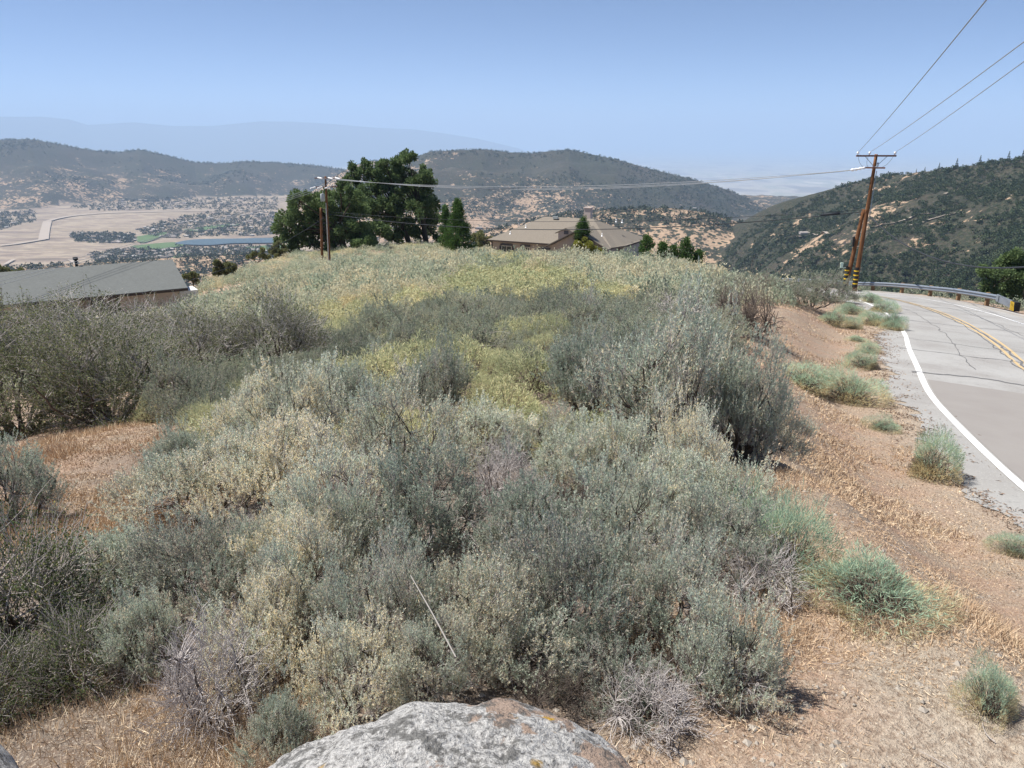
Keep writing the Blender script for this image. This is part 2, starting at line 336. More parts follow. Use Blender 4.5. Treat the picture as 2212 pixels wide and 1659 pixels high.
def g_rock(name='lichen_granite', warm=True):
    m = MT(name, .95); s1 = m.noise(70, 5, .75); s2 = m.noise(30, 5, .7); pat = m.noise(6.0, 7, .68, dist=.5)
    c = m.ramp(s1, [(.34, (.17,.165,.16)), (.45, (.44,.43,.42)), (.58, (.68,.67,.65))])
    mp = m.n("ShaderNodeMapping"); mp.inputs["Location"].default_value = (3.1, 1.7, 0); m.l(m.co.outputs["Object"], mp.inputs[0])
    pink = m.noise(3.6, 6, .66, mp.outputs[0], .5)
    sx = m.n("ShaderNodeSeparateXYZ"); m.l(m.co.outputs["Object"], sx.inputs[0])
    pk = m.math('ADD', pink, m.math('MULTIPLY', sx.outputs[0], .24))
    if warm: c = m.mix(m.ramp(pk, [(.59, 0), (.615, .9)]), c, m.mix(s1, (.34,.235,.175), (.50,.37,.29)))
    dk = m.math('ADD', m.math('MULTIPLY', pat, .6), m.math('MULTIPLY', s2, .4))
    c = m.mix(m.ramp(dk, [(.51, 0), (.55, .8)]), c, m.mix(s1, (.07,.07,.068), (.2,.195,.185)))
    yl = m.n("ShaderNodeTexVoronoi"); yl.inputs["Scale"].default_value = 14; m.l(m.co.outputs["Object"], yl.inputs["Vector"])
    yy = m.math('MULTIPLY', m.ramp(yl.outputs["Distance"], [(.2, 1), (.3, 0)]), m.ramp(m.noise(5.3, 3, .5, mp.outputs[0]), [(.54, 0), (.6, 1)]))
    c = m.mix(m.math('MULTIPLY', yy, m.ramp(s2, [(.4, 0), (.5, 1)])), c, (.60,.36,.05))
    m.color(c); m.bump(m.math('ADD', s1, m.math('MULTIPLY', s2, 1.5)), 1.0, .02); return m.m
M['lichen_rock'] = g_rock(); M['dark_rock'] = g_rock('grey_granite', False)
# ------------------------------------------------------------------ near ground mesh (the brushy spur and the road bench)
def grid_mesh(name, xs, ys, zf, mat, tintf=None):
    X, Y = np.meshgrid(xs, ys); Z = zf(X, Y); nx, ny = len(xs), len(ys)
    g = Geo(); i = np.arange(ny - 1)[:, None] * nx + np.arange(nx - 1)[None]; F = np.stack([i, i + 1, i + nx + 1, i + nx], -1).reshape(-1, 4)
    g.add(np.stack([X, Y, Z], -1), F, 0, 0.0 if tintf is None else tintf(X, Y).ravel(), True); return g.obj(name, mat)
xs = np.concatenate([np.arange(-78, -30, 1.6), np.arange(-30, -10, .5), np.arange(-10, 12, .13), np.arange(12, 34, .35), np.arange(34, 78, 1.6)])
ys = np.concatenate([np.arange(-16, -3, .6), np.arange(-3, 20, .13), np.arange(20, 60, .4), np.arange(60, 120, .9), np.arange(120, 182, 2.2)])
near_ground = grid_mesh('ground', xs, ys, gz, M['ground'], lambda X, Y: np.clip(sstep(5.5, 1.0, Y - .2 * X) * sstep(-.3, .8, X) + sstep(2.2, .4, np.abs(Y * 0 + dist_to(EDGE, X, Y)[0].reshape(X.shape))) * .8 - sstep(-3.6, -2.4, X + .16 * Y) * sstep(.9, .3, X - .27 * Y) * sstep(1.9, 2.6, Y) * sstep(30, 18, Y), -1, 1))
tag(near_ground, 'dry reddish hillside spur under the brush', None, None, 'structure')
def ribbon(name, d0, d1, h, mat, n=1, y0=-15, y1=95, jag=0.0, kind='structure', path=None, thick=0.0):
    P = EDGE if path is None else path
    m = (P[:, 1] > y0) & (P[:, 1] < y1)
    offs = np.linspace(d0, d1, n + 1); V = []
    for k, o in enumerate(offs):
        oo = o + (jag * (fbm(np.arange(len(P)) * .11, np.zeros(len(P)), 4, 31) + .8 * fbm(np.arange(len(P)) * .9, np.zeros(len(P)), 3, 32) - .9) * 2 if (k == 0 and jag) else 0)
        T = np.gradient(P, axis=0); T /= np.linalg.norm(T, axis=1)[:, None]; Q = P + np.stack([T[:, 1], -T[:, 0]], 1) * np.reshape(oo, (-1, 1) if np.ndim(oo) else (1, 1))
        z = road_z(P[:, 0], P[:, 1]) + BANK * np.where(np.asarray(oo) < 0, 0.3 * np.asarray(oo), np.asarray(oo)) + h
        V.append(np.column_stack([Q, z])[m])
    V = np.array(V); a, b, _ = V.shape; g = Geo()
    i = np.arange(a - 1)[:, None] * b + np.arange(b - 1)[None]; F = np.stack([i, i + 1, i + b + 1, i + b], -1).reshape(-1, 4)[:, ::-1]
    if thick:
        V2 = V.copy(); V2[:, :, 2] -= thick; g.add(np.concatenate([V, V2]).reshape(-1, 3), F, 0)
        k = np.arange(b - 1); N = a * b
        g.f.append(np.stack([k, k + 1, k + 1 + N, k + N], -1)); g.m.append(np.zeros(b - 1, int)); g.sm.append(np.zeros(b - 1, bool))
        k = k + (a - 1) * b; g.f.append(np.stack([k + 1, k, k + N, k + 1 + N], -1)); g.m.append(np.zeros(b - 1, int)); g.sm.append(np.zeros(b - 1, bool))
    else: g.add(V.reshape(-1, 3), F, 0)
    o = g.obj(name, mat); tag(o, None, None, None, kind); return o
W2 = 2 * LANE
EDGE = densify(EDGE, 4)
ribbon('road', -.8, W2 + 1.3, 0.0, M['road'], 8, jag=.35)
ribbon('road_patch', .12, LANE - .25, .004, M['patch'], 4, y0=-15, y1=19.5)
o = ribbon('edge_line', -.075, .075, .008, M['white'], 1); ribbon('far_edge_line', W2 - .06, W2 + .06, .008, M['white'])
ribbon('centre_line', LANE - .19, LANE - .08, .008, M['yellow']); ribbon('centre_line', LANE + .08, LANE + .19, .008, M['yellow'])
ribbon('road_kerb', W2 + 1.3, W2 + 1.55, .10, flat('asphalt_kerb', (.42,.40,.37), .9, (.36,.34,.32), 3), 1, thick=.25)
# tar crack seals on the road
g = Geo()
def road_pt(i, o, h=.011):
    i = np.clip(i, 0, len(EDGE) - 2); k = int(i); t = i - k; p = EDGE[k] * (1 - t) + EDGE[k + 1] * t; T = EDGE[k + 1] - EDGE[k]; T = T / np.linalg.norm(T)
    q = p + np.array([T[1], -T[0]]) * o; return np.array([q[0], q[1], road_z(p[0], p[1]) + BANK * o + h])
def seal(pts, wd):
    P = [road_pt(i, o) for i, o in pts]; P = np.array(P); n = len(P); T = np.gradient(P[:, :2], axis=0); T /= np.linalg.norm(T, axis=1)[:, None]
    N = np.column_stack([T[:, 1], -T[:, 0], np.zeros(n)]) * wd / 2; wob = (0.6 + .8 * rng.random(n))[:, None]
    V = np.concatenate([P + N * wob, P - N * wob]); k = np.arange(n - 1); g.add(V, np.stack([k, k + 1, k + 1 + n, k + n], -1), 0)
idx_of = lambda y: int(np.argmin(np.abs(EDGE[:, 1] - y)))
for y, o0, o1, wd in [(20.3, -.2, 3.1, .07), (24.5, -.3, 3.3, .04), (27.0, -.2, 6.6, .03), (33.5, 0, 6.3, .04), (39, 0, 3.4, .04), (42.5, 2.7, 6.8, .04), (46, 0, 6, .04), (22.0, 3.2, 7.2, .03)]:
    i0 = idx_of(y); t = np.linspace(0, 1, 26); wv = (fbm(t * 5, t * 0 + y, 4, 3) - .5) * 5
    seal([(i0 + w_ * 1.2 + tt * 2, o0 + (o1 - o0) * tt) for w_, tt in zip(wv, t)], wd)
for off, wd, ya, yb in [(LANE + .0, .07, 8, 62), (LANE - .27, .04, 16, 50), (1.5, .022, 22, 60), (4.7, .022, 20, 50)]:
    ia, ib = idx_of(ya), idx_of(yb); ii = np.linspace(ia, ib, 90); seal([(a, off + (fbm(np.array([a * .25]), np.array([off]), 3, 8)[0] - .5) * .35) for a in ii], wd)
tag(g.obj('road_tar_seal', M['tar']), None, None, None, 'structure')
# ------------------------------------------------------------------ far terrain (polar sheet of valley floor and hills)
def prof(pts, dist):
    az = []; tn = []; ds = []
    for i, (x, y) in enumerate(pts):
        d = ray(x, y); az.append(math.atan2(d[0], d[1])); tn.append(d[2] / math.hypot(d[0], d[1]))
    az = np.array(az); tn = np.array(tn); dd = np.interp(az, [az[0], az[-1]], dist) if len(dist) == 2 else np.full(len(az), dist[0])
    return az, tn * dd, dd
HL = prof([(-900,330),(-500,318),(-200,316),(-60,304),(0,303),(60,300),(120,310),(200,325),(250,329),(300,323),(350,333),(420,351),(480,353),(530,348),(620,353),(680,357),(740,366),(800,380),(900,420),(1000,470),(1200,560)], (6600,))
HC = prof([(560,520),(640,440),(700,395),(760,360),(800,348),(880,346),(930,327),(1000,324),(1050,323),(1100,329),(1150,331),(1190,326),(1230,323),(1290,336),(1330,344),(1400,364),(1500,388),(1580,413),(1640,440),(1700,470),(1800,520),(1950,590)], (4300,))
HR = prof([(1380,590),(1480,540),(1560,500),(1640,458),(1700,434),(1800,407),(1900,382),(2000,371),(2100,357),(2212,342),(2400,322),(2700,305),(3200,300)], (2000, 1050))
HN = prof([(960,540),(1060,500),(1150,478),(1230,462),(1300,455),(1380,451),(1450,450),(1520,459),(1600,480),(1680,510),(1760,560)], (1900,))
def hill(az, r, H, sf, sb, rnd, amp, seed, gs, zlim):
    zc = np.interp(az, H[0], H[1]); rc = np.interp(az, H[0], H[2]); d = r - rc
    x = r * np.sin(az); y = r * np.cos(az)
    n = fbm(x / gs, y / gs, 5, seed); rid = 1 - np.abs(2 * fbm(x / gs * .7, y / gs * .7, 4, seed + 40) - 1)
    fr = np.sqrt(d * d + rnd * rnd) - rnd
    z = zc - np.where(d < 0, sf, sb) * fr
    return z + amp * ((n - .5) * 1.2 - (rid - .6)) * sstep(0, 3.5 * rnd, np.abs(d))
def far_z(az, r, parts=False):
    x = r * np.sin(az); y = r * np.cos(az)
    fl = np.interp(r, [100, 160, 700, 1500, 2050, 5600, 7500, 10500], [-75, -90, -255, -345, -360, -362, -520, -1000])
    side = sstep(.02, .16, az)       # the canyon on the right is filled closer in
    flr = np.interp(r, [100, 160, 450, 900, 2000, 5600, 7500, 10500], [-60, -74, -125, -150, -330, -362, -520, -1000])
    fl = fl * (1 - side) + flr * side + side * (fbm(x / 90, y / 90, 4, 77) - .5) * 34 * sstep(150, 400, r)
    L = hill(az, r, HL, .235, .3, 120, 120, 1, 620, 0); C = hill(az, r, HC, .2, .35, 90, 115, 2, 430, 0)
    Rr = hill(az, r, HR, .16, .3, 26, 44, 3, 150, 0); N = hill(az, r, HN, .28, .2, 60, 25, 4, 160, 0)
    st = np.stack([fl, L, C, Rr, N]); mx = st.max(0); w_ = np.exp(np.clip((st - mx) / 9.0, -30, 0)); z = (w_ * st).sum(0) / w_.sum(0)
    z = np.where(mx == fl, np.minimum(z, fl + 3), z)
    if parts: return z, st.argmax(0)
    return z
az = np.radians(np.concatenate([np.arange(-56, -36, .5), np.arange(-36, 38, .085), np.arange(38, 60, .5)])); rr = np.exp(np.arange(math.log(105), math.log(12500), .0115))
A, Rd = np.meshgrid(az, rr); Z, which = far_z(A, Rd, True); X = Rd * np.sin(A); Y = Rd * np.cos(A)
na = len(az); i = np.arange(len(rr) - 1)[:, None] * na + np.arange(na - 1)[None]
tn = np.select([which == 0, which == 1, which == 2, which == 3, which == 4], [0.5, 0.06, .11, .17, .5])
low = sstep(-120, -330, Z); tn = tn + np.where(which == 2, (fbm(X / 700, Y / 700, 3, 11) - .5) * .9 + low * .22, 0) + np.where(which == 1, (fbm(X / 900, Y / 900, 3, 12) - .5) * .5 + low * .3, 0) + np.where(which == 3, (fbm(X / 180, Y / 180, 3, 13) - .5) * .7, 0)
tn = tn + np.where(which == 0, sstep(.0, .1, A) * -.15, 0)
g = Geo(); g.add(np.stack([X, Y, Z], -1), np.stack([i, i + na, i + na + 1, i + 1], -1).reshape(-1, 4)[:, ::-1], 0, tn.ravel(), True)
def g_hills():
    m = MT('chaparral_hills', 1.0); ge = m.n("ShaderNodeNewGeometry"); P = ge.outputs["Position"]; t = m.attr("tint"); fld = m.attr("field")
    brush = m.ramp(m.noise(.0035, 6, .65, P), [(.34, (.020,.027,.016)), (.52, (.042,.036,.030)), (.66, (.085,.063,.055))])
    brush = m.mix(m.ramp(m.noise(.03, 4, .7, P), [(.35, .6), (.6, 0)]), brush, (.03,.042,.022)); brush = m.mix(m.ramp(m.noise(.16, 4, .75, P), [(.46, 0), (.56, .75)]), brush, (.085,.075,.052)); brush = m.mix(m.ramp(m.noise(.28, 3, .7, P), [(.44, .8), (.5, 0)]), brush, (.025,.036,.018))
    tan = m.mix(m.noise(.01, 4, .6, P), (.33,.225,.155), (.47,.345,.235))
    n = m.math('ADD', m.math('MULTIPLY', m.noise(.0085, 7, .75, P), .55), m.math('MULTIPLY', m.noise(.06, 4, .65, P), .45))
    mask = m.math('GREATER_THAN', m.math('ADD', n, m.math('MULTIPLY', t, .34)), .655)
    mask = m.ramp(m.math('ADD', n, m.math('MULTIPLY', t, .34)), [(.645, 0), (.672, 1)])
    vo = m.n("ShaderNodeTexVoronoi"); vo.inputs["Scale"].default_value = .075; m.l(P, vo.inputs["Vector"])
    dots = m.math('MULTIPLY', m.ramp(vo.outputs["Distance"], [(.32, 1), (.42, 0)]), m.ramp(m.noise(.006, 3, .6, P), [(.42, 0), (.55, 1)]))
    c = m.mix(mask, brush, m.mix(dots, tan, (.035,.045,.026)))
    mp = m.n("ShaderNodeMapping"); mp.inputs["Scale"].default_value = (1, 2.4, 1); mp.inputs["Rotation"].default_value = (0, 0, .3); m.l(P, mp.inputs[0])
    f = m.ramp(m.noise(.0022, 7, .66, mp.outputs[0]), [(.34, (.13,.105,.085)), (.44, (.23,.18,.145)), (.5, (.34,.28,.21)), (.54, (.22,.175,.14)), (.62, (.29,.235,.17)), (.7, (.17,.14,.12))])
    f = m.mix(m.ramp(m.noise(.02, 4, .6, P), [(.55, 0), (.7, .4)]), f, (.13,.11,.08))
    c = m.mix(fld, c, f); m.color(c)
    m.bump(m.math('MULTIPLY', m.noise(.06, 5, .7, P), m.math('SUBTRACT', 1.0, fld)), .9, 9.0); return m.m
o = g.obj('hills', g_hills()); tag(o, 'chaparral hills and the dry valley between them', None, None, 'structure')
a_ = o.data.attributes.new('field', 'FLOAT', 'POINT'); a_.data.foreach_set('value', ((which == 0) * sstep(.03, -.03, A) * sstep(500, 800, Rd)).ravel().astype(np.float32))
# farther: the great plain, the distant range
def polar(name, azs, rs, zf, mat, kind='structure'):
    A, Rd = np.meshgrid(np.radians(azs), rs); n_ = len(azs); i = np.arange(len(rs) - 1)[:, None] * n_ + np.arange(n_ - 1)[None]; g = Geo()
    g.add(np.stack([Rd * np.sin(A), Rd * np.cos(A), zf(A, Rd)], -1), np.stack([i + 1, i + n_ + 1, i + n_, i], -1).reshape(-1, 4), 0, 0, True); return tag(g.obj(name, mat), None, None, None, kind)
def g_plain():
    m = MT('hazy_plain', 1); ge = m.n("ShaderNodeNewGeometry"); mp = m.n("ShaderNodeMapping"); mp.inputs["Scale"].default_value = (1, .35, 1); m.l(ge.outputs["Position"], mp.inputs[0])
    m.color(m.ramp(m.noise(.0011, 5, .6, mp.outputs[0]), [(.4, (.20,.17,.13)), (.5, (.42,.36,.28)), (.58, (.25,.24,.16)), (.66, (.5,.43,.34))])); return m.m
polar('plain', np.arange(-56, 60.1, 1), np.exp(np.linspace(math.log(9000), math.log(150000), 70)), lambda A, Rd: -1000 + (fbm(Rd * np.sin(A) / 900, Rd * np.cos(A) / 900, 3, 6) - .5) * 12, g_plain())
HM = prof([(-900,262),(-300,250),(0,252),(90,252),(150,258),(190,270),(220,268),(290,264),(370,272),(460,272),(560,262),(640,263),(720,268),(800,275),(900,280),(960,288),(1030,299),(1120,320),(1300,400)], (38000,))
polar('distant_mountains', np.arange(-56, 12, .12), np.linspace(28000, 50000, 70), lambda A, Rd: np.maximum(-1015, np.interp(A, HM[0], HM[1]) - .24 * (np.sqrt((Rd - 38000.) ** 2 + 500 ** 2) - 500) + 300 * (fbm(Rd * np.sin(A) / 2600, Rd * np.cos(A) / 2600, 4, 66) - .5) * sstep(0, 4500, np.abs(Rd - 38000))), flat('distant_range', (.09,.09,.07), 1, (.05,.055,.04), .0006))
# the air: one closed box of even haze round the camera and the whole scene
g = Geo(); g.box((0, 70000, (1300 - 1120) / 2), (360000, 260000, 1300 + 1120))
hz = bpy.data.materials.new('haze'); hz.use_nodes = True; t_ = hz.node_tree; t_.nodes.remove(t_.nodes["Principled BSDF"]); pv = t_.nodes.new("ShaderNodeVolumePrincipled")
pv.inputs["Color"].default_value = (*HAZE_COLOR, 1); pv.inputs["Density"].default_value = HAZE_DENSITY; pv.inputs["Anisotropy"].default_value = 0.0
t_.links.new(pv.outputs[0], t_.nodes["Material Output"].inputs["Volume"])
tag(g.obj('haze', hz), 'pale blue summer haze filling the air', None, None, 'stuff')
# floor features
ZV = -360.0
def onfloor(px, py, z=ZV): d = ray(px, py); return d * (z / d[2])
c1 = lambda L: [(x * .26666, 221.2 + y * .26666) for x, y in L]
def patch(name, L, mat, h):
    P = np.array([onfloor(x, y, ZV + h) for x, y in c1(L)]); P[:, 2] = ZV + h; g = Geo(); c = P.mean(0); n = len(P)
    Q = densify(np.vstack([P, P[:1]])[:, :2], 5)[:-1]; n = len(Q); V = np.vstack([np.column_stack([Q, np.full(n, ZV + h)]), c]); k = np.arange(n)
    F = np.stack([k, (k + 1) % n, np.full(n, n)], -1); a = V[F[0]]; 
    g.add(V, F if np.cross(a[1] - a[0], a[2] - a[0])[2] > 0 else F[:, ::-1]); return tag(g.obj(name, mat), None, None, None, 'structure')
M['water'] = flat('lake_water', (.055,.09,.12), .5, (.08,.12,.145), .01, 0, .2); M['turf'] = flat('golf_turf', (.06,.115,.045), 1, (.12,.17,.075), .02)
M['dirtroad'] = flat('pale_dirt_road', (.38,.33,.28), 1, (.33,.28,.24), .02)
patch('lake', [(1410,1140),(1500,1118),(1640,1106),(1900,1102),(2300,1098),(2320,1132),(1900,1140),(1700,1154),(1500,1150)], M['water'], 3.6)
for L in ([(1110,1085),(1330,1050),(1330,1075),(1180,1130),(1110,1122)], [(1480,1030),(1800,985),(1950,988),(1780,1012),(1600,1042)], [(1050,1162),(1400,1132),(1480,1160),(1200,1192)], [(1400,1252),(1500,1197),(1540,1232),(1430,1272)], [(1170,1292),(1390,1265),(1300,1304)], [(1420,1332),(1720,1290),(2010,1290),(1900,1342),(1480,1372)], [(1990,1170),(2300,1150),(2300,1185),(2050,1200)]):
    patch('fairway', L, M['turf'], 3.0)
def lane(L, wd, h=3.3):
    P = np.array([onfloor(x, y, ZV + h)[:2] for x, y in c1(L)]); P = densify(P, 6); n = len(P); T = np.gradient(P, axis=0); T /= np.linalg.norm(T, axis=1)[:, None]; N = np.column_stack([T[:, 1], -T[:, 0]]) * wd / 2
    V = np.column_stack([np.vstack([P - N, P + N]), np.full(2 * n, ZV + h)]); k = np.arange(n - 1); g = Geo(); g.add(V, np.stack([k, k + n, k + n + 1, k + 1], -1)); tag(g.obj('valley_road', M['dirtroad']), None, None, None, 'structure')
lane([(0,1157),(150,1140),(350,1108)], 26); lane([(352,1108),(366,1030),(384,962)], 34, 3.5); lane([(384,960),(480,935),(620,912),(800,897),(1000,888),(1400,880),(1800,872)], 26)
lane([(568,1270),(605,1300),(640,1335),(600,1356),(430,1376),(330,1385)], 14); lane([(2060,900),(2212,880),(2400,900)], 16); lane([(850,1260),(960,1345)], 26); lane([(1630,1180),(1720,1260)], 26); lane([(40,1310),(110,1270)], 12)
# ------------------------------------------------------------------ guardrail beyond the road
GR = offset(EDGE, W2 + 2.15)
def gr_z(i): return road_z(EDGE[i, 0], EDGE[i, 1]) + BANK * (W2 + 2.15)
seg = np.concatenate([[0], np.cumsum(np.linalg.norm(np.diff(GR, axis=0), axis=1))])
g0 = idx_of(36.0) ; gq = [ (abs(1106 + FP * p_[0] / (p_[1] * math.cos(TH) - (gr_z(i_) + .6) * math.sin(TH)) - 2158), i_) for i_, p_ in enumerate(GR) if 20 < p_[1] < 60]; s0 = seg[min(gq)[1]]; s1 = seg[int(np.argmin(np.abs(GR[:, 1] - 86)) if GR[:, 1].max() > 86 else len(GR) - 1)]
zz = np.array([gr_z(i) for i in range(len(GR))])
gp = lambda q: np.array([np.interp(q, seg, GR[:, 0]), np.interp(q, seg, GR[:, 1]), np.interp(q, seg, zz)])
def gn(q): a = gp(q - .2); b = gp(q + .2); t = (b - a)[:2]; t /= np.linalg.norm(t); return np.array([t[1], -t[0], 0.0]), np.array([t[0], t[1], 0.0])
rail = empty('guardrail', gp(s0)); tag(rail, 'galvanised steel guardrail on timber posts along the outer edge of the road', 'guardrail'); base = np.array(rail.location)
prof_w = [(0, .16), (.03, .125), (.085, .10), (.085, .06), (.03, .03), (.0, 0), (.03, -.03), (.085, -.06), (.085, -.10), (.03, -.125), (0, -.16)]
qs = np.arange(s0, s1, .9); V = []
for q in qs:
    n_, t_ = gn(q); p = gp(q) - base
    for o_, h_ in prof_w: V.append(p - n_ * (o_ + .02) + [0, 0, .62 + h_])
V = np.array(V); b_ = len(prof_w); a_n = len(qs); i = np.arange(a_n - 1)[:, None] * b_ + np.arange(b_ - 1)[None]
g = Geo(); g.add(V, np.stack([i, i + b_, i + b_ + 1, i + 1], -1).reshape(-1, 4), 0, 0, True); g.obj('beam', M['galv'], rail)
proto = None; k = 0
for q in np.arange(s0 + 1.6, s1, 3.81):
    n_, t_ = gn(q); p = gp(q) - base + n_ * .12
    if proto is None:
        g = Geo(); g.box((0, 0, .08), (.2, .2, 1.42)); g.box((0, 0, .795), (.19, .19, .02)); proto = g.obj('post', M['postwood'], rail); c = proto
    else: c = proto.copy(); link(c)
    c.location = p; c.rotation_euler = (0, 0, math.atan2(t_[1], t_[0])); k += 1
q = s0; n_, t_ = gn(q); p = gp(q) - base
g = Geo(); rz = math.atan2(t_[1], t_[0]); g.box(p + [0, 0, .60] - n_ * .03 - t_ * 1.0, (2.2, .05, .42), 0, rz); g.box(p + [0, 0, .60] - n_ * .08 - t_ * .1, (.3, .04, .34), 0, rz); g.obj('end_plate', M['galv'], rail)
g = Geo(); g.box(p + [0, 0, .60] - n_ * .05 - t_ * 2.35, (.5, .30, .50), 0, rz); er = g.obj('end_marker', M['bandk'], rail)
g = Geo()
for k in range(4):   # slanting yellow stripes, each a thin raised bar on the marker faces
    for sgn in (-1,):
        c0 = p + [0, 0, .60] - t_ * (2.35) + n_ * (-.05 + sgn * .156); u = -.19 + k * .13
        a = [c0 + t_ * (u - .05) + [0, 0, -.24], c0 + t_ * (u + .02) + [0, 0, -.24], c0 + t_ * (u + .12) + [0, 0, .24], c0 + t_ * (u + .05) + [0, 0, .24]]
        g.add(a, [(0, 1, 2, 3)])
g.obj('yellow_stripes', M['bandy'], rail)
# ------------------------------------------------------------------ utility poles
def insulator(g, a, b, r=.055, mat=0):     # string of discs from a to b
    a = np.array(a, float); b = np.array(b, float); n = 9; t = np.linspace(0, 1, n); P = a + (b - a) * t[:, None]; rad = np.where(np.arange(n) % 2 == 0, r * .45, r); rad[0] = rad[-1] = r * .3
    g.tubes(P[None], rad[None], 8, mat, 0, True, True)
def pole(name, base, top, r0, r1, label, parent_cat='utility pole', group=None):
    e = empty(name, base); tag(e, label, parent_cat, group); b = np.array(base)
    t = np.linspace(0, 1, 14)[:, None]; P = (np.array(top) - b) * t; P[0, 2] -= .6; g = Geo(); g.tubes(P[None], (r0 + (r1 - r0) * t[:, 0])[None], 14, 0, 0, True, True); g.obj('shaft', M['pole'], e); return e
def arm(e, c, u, L, s=.11, brace=True, drop=.75, mat='arm'):
    c = np.array(c) ; u = np.array(u, float); u /= np.linalg.norm(u); rz = math.atan2(u[1], u[0]); g = Geo(); g.box(c, (L, s * .85, s), 0, rz); o = g.obj('crossarm', M[mat], e)
    if brace:
        g = Geo()
        for sg in (-1, 1): g.tubes(np.array([[c + u * sg * L * .27 - [0, 0, s / 2], c - [0, 0, drop]]]), .022, 5, 0)
        g.obj('brace', M['galv'], e)
    return o
# right pole pair beyond the road
PB = np.array([26.9, 62.0, g1(26.9, 62.0) ]); PB[2] = min(PB[2], -11.2); PT = aty(1893, 333, 62.0)
rp = pole('utility_pole', PB, PT, .19, .115, 'tall brown utility pole with a wide crossarm, standing beyond the road guardrail'); loc = lambda p: np.array(p) - PB
TZ = PT[2] - PB[2]; U = np.array([1.0, .05, 0]); top = PT - PB
arm(rp, top + [-.08 + .02, -.16, -.12], U, 3.05, .12, True, .85)
cA = top + [-.14, -.16, -.98]; V2 = np.array([-.92, .5, 0]); V2 /= np.linalg.norm(V2); arm(rp, cA, V2, 1.6, .11, False)
ins_r = []
for k in (-1.42, -.52, 1.42):
    g = Geo(); p = top + [-.06, -.16, -.12] + U * k + np.array([0, 0, .06]); g.tubes(np.array([[p, p + [0, 0, .08], p + [0, 0, .10], p + [0, 0, .22], p + [0, 0, .25]]]), np.array([[.03, .04, .10, .09, .03]]), 8, 0, 0, True, True); ins_r.append(PB + p + [0, 0, .2]); g.obj('insulator', M['porc'], rp)
ins_l = []
for k, dz in ((-.28, 0), (0.02, -.02), (.3, .03)):
    a = cA + V2 * .55 + np.array([-V2[1], V2[0], 0]) * k; b = a + np.array([-.98, .28, -.20 + dz]); g = Geo(); insulator(g, a, b, .10); ins_l.append(PB + b); g.obj('insulator_string', M['porc'], rp)
g = Geo()
for a, b, c in ((ins_r[0] - PB, top + [-1.35, -.2, -.9], cA + V2 * .5), (ins_r[1] - PB, top + [-.9, -.2, -.8], cA + V2 * .3), (ins_r[2] - PB, top + [.9, -.2, -1.15], cA)):
    g.tubes(bez(np.array([a]), np.array([b]), np.array([c]), 10), .012, 3, 0)
g.obj('jumper_wire', M['cable'], rp)
g = Geo(); g.box(top + [.16, -.1, -.75], (.1, .1, .3)); g.tubes(np.array([[top + [.13, -.12, -1.2], PB * 0 + top + [.02, -.16, -4.6]]]), .03, 5); g.obj('hardware', M['galv'], rp)
def bands(e, c, r, z0, n=4, dz=.33):
    g = Geo(); g.tubes(np.array([[c + [0, 0, z0 - .25], c + [0, 0, z0 + n * dz]]]), r + .006, 14, 0, 0, True); g.obj('black_wrap', M['bandk'], e); 
    for k in range(n): Geo().tubes(np.array([[c + [0, 0, z0 + k * dz], c + [0, 0, z0 + k * dz + .09]]]), r + .014, 14, 0, 0, True).obj('yellow_band', M['bandy'], e)
bands(rp, np.zeros(3), .19, .6)
SB = PB + np.array([-.62, .3, 0]); ST = aty(1866, 452, 62.3)
sp = pole('stub_pole', SB, ST, .17, .14, 'shorter brown stub pole leaning against the tall roadside pole, carrying the phone cable', 'stub pole'); bands(sp, np.zeros(3), .17, .6)
g = Geo(); g.box((ST - SB) * [.55, .55, .5] + [-.22, -.1, .7], (.14, .16, .75)); g.obj('cable_box', M['bandk'], sp)
g = Geo(); g.box(np.array([-.52, -.1, 2.05]), (.2, .1, .4)); g.box(np.array([-.33, -.1, 1.85]), (.3, .04, .04)); g.obj('pale_tag', flat('pale_green_tag', (.55,.68,.58), .6), sp)
g = Geo(); g.box(ST - SB + [.2, 0, -.12], (.5, .1, .1)); g.box(ST - SB + [.05, 0, -.35], (.62, .08, .06)); g.obj('bolt_bracket', M['arm'], sp)
# left pole pair on the spur
LB = aty(712, 574, 92.0); LT = aty(703, 381, 92.0); LB[2] = g1(LB[0], LB[1])
lp = pole('utility_pole', LB, LT, .17, .11, 'utility pole with two crossarms and a transformer, standing in the sagebrush before the oaks'); tl = LT - LB
U1 = np.array([1, -.35, 0.]); U1 /= np.linalg.norm(U1); arm(lp, tl + [-.0, -.14, -.2], U1, 2.7, .12, True, .8)
U2 = np.array([.95, .32, 0.]); U2 /= np.linalg.norm(U2); arm(lp, tl + [-.0, -.14, -1.15], U2, 2.5, .12, False)
il = []; ill = []
for k in (-1.0, 0.0 + .35, 1.25):
    a = tl + [0, -.2, -.14] + U1 * k; b = a + np.array([.62, -.28, -.10]); g = Geo(); insulator(g, a, b, .10); il.append(LB + b); g.obj('insulator_string', M['porc'], lp)
for k in (-1.1, -.35, .5):
    a = tl + [0, -.2, -1.12] + U2 * k; b = a + np.array([-.52, -.5, -.16]); g = Geo(); insulator(g, a, b, .10); ill.append(LB + b); g.obj('insulator_string', M['porc'], lp)
g = Geo(); c = tl + np.array([-.42, -.25, -2.3]); g.tubes(np.array([[c + [0, 0, -.42], c + [0, 0, -.38], c + [0, 0, .36], c + [0, 0, .42], c + [0, 0, .44]]]), np.array([[.2, .24, .24, .2, .08]]), 14, 0, 0, True, True); g.tubes(np.array([[c + [.05, 0, .44], c + [.05, 0, .74]]]), .04, 6); g.obj('transformer', M['greybox'], lp)
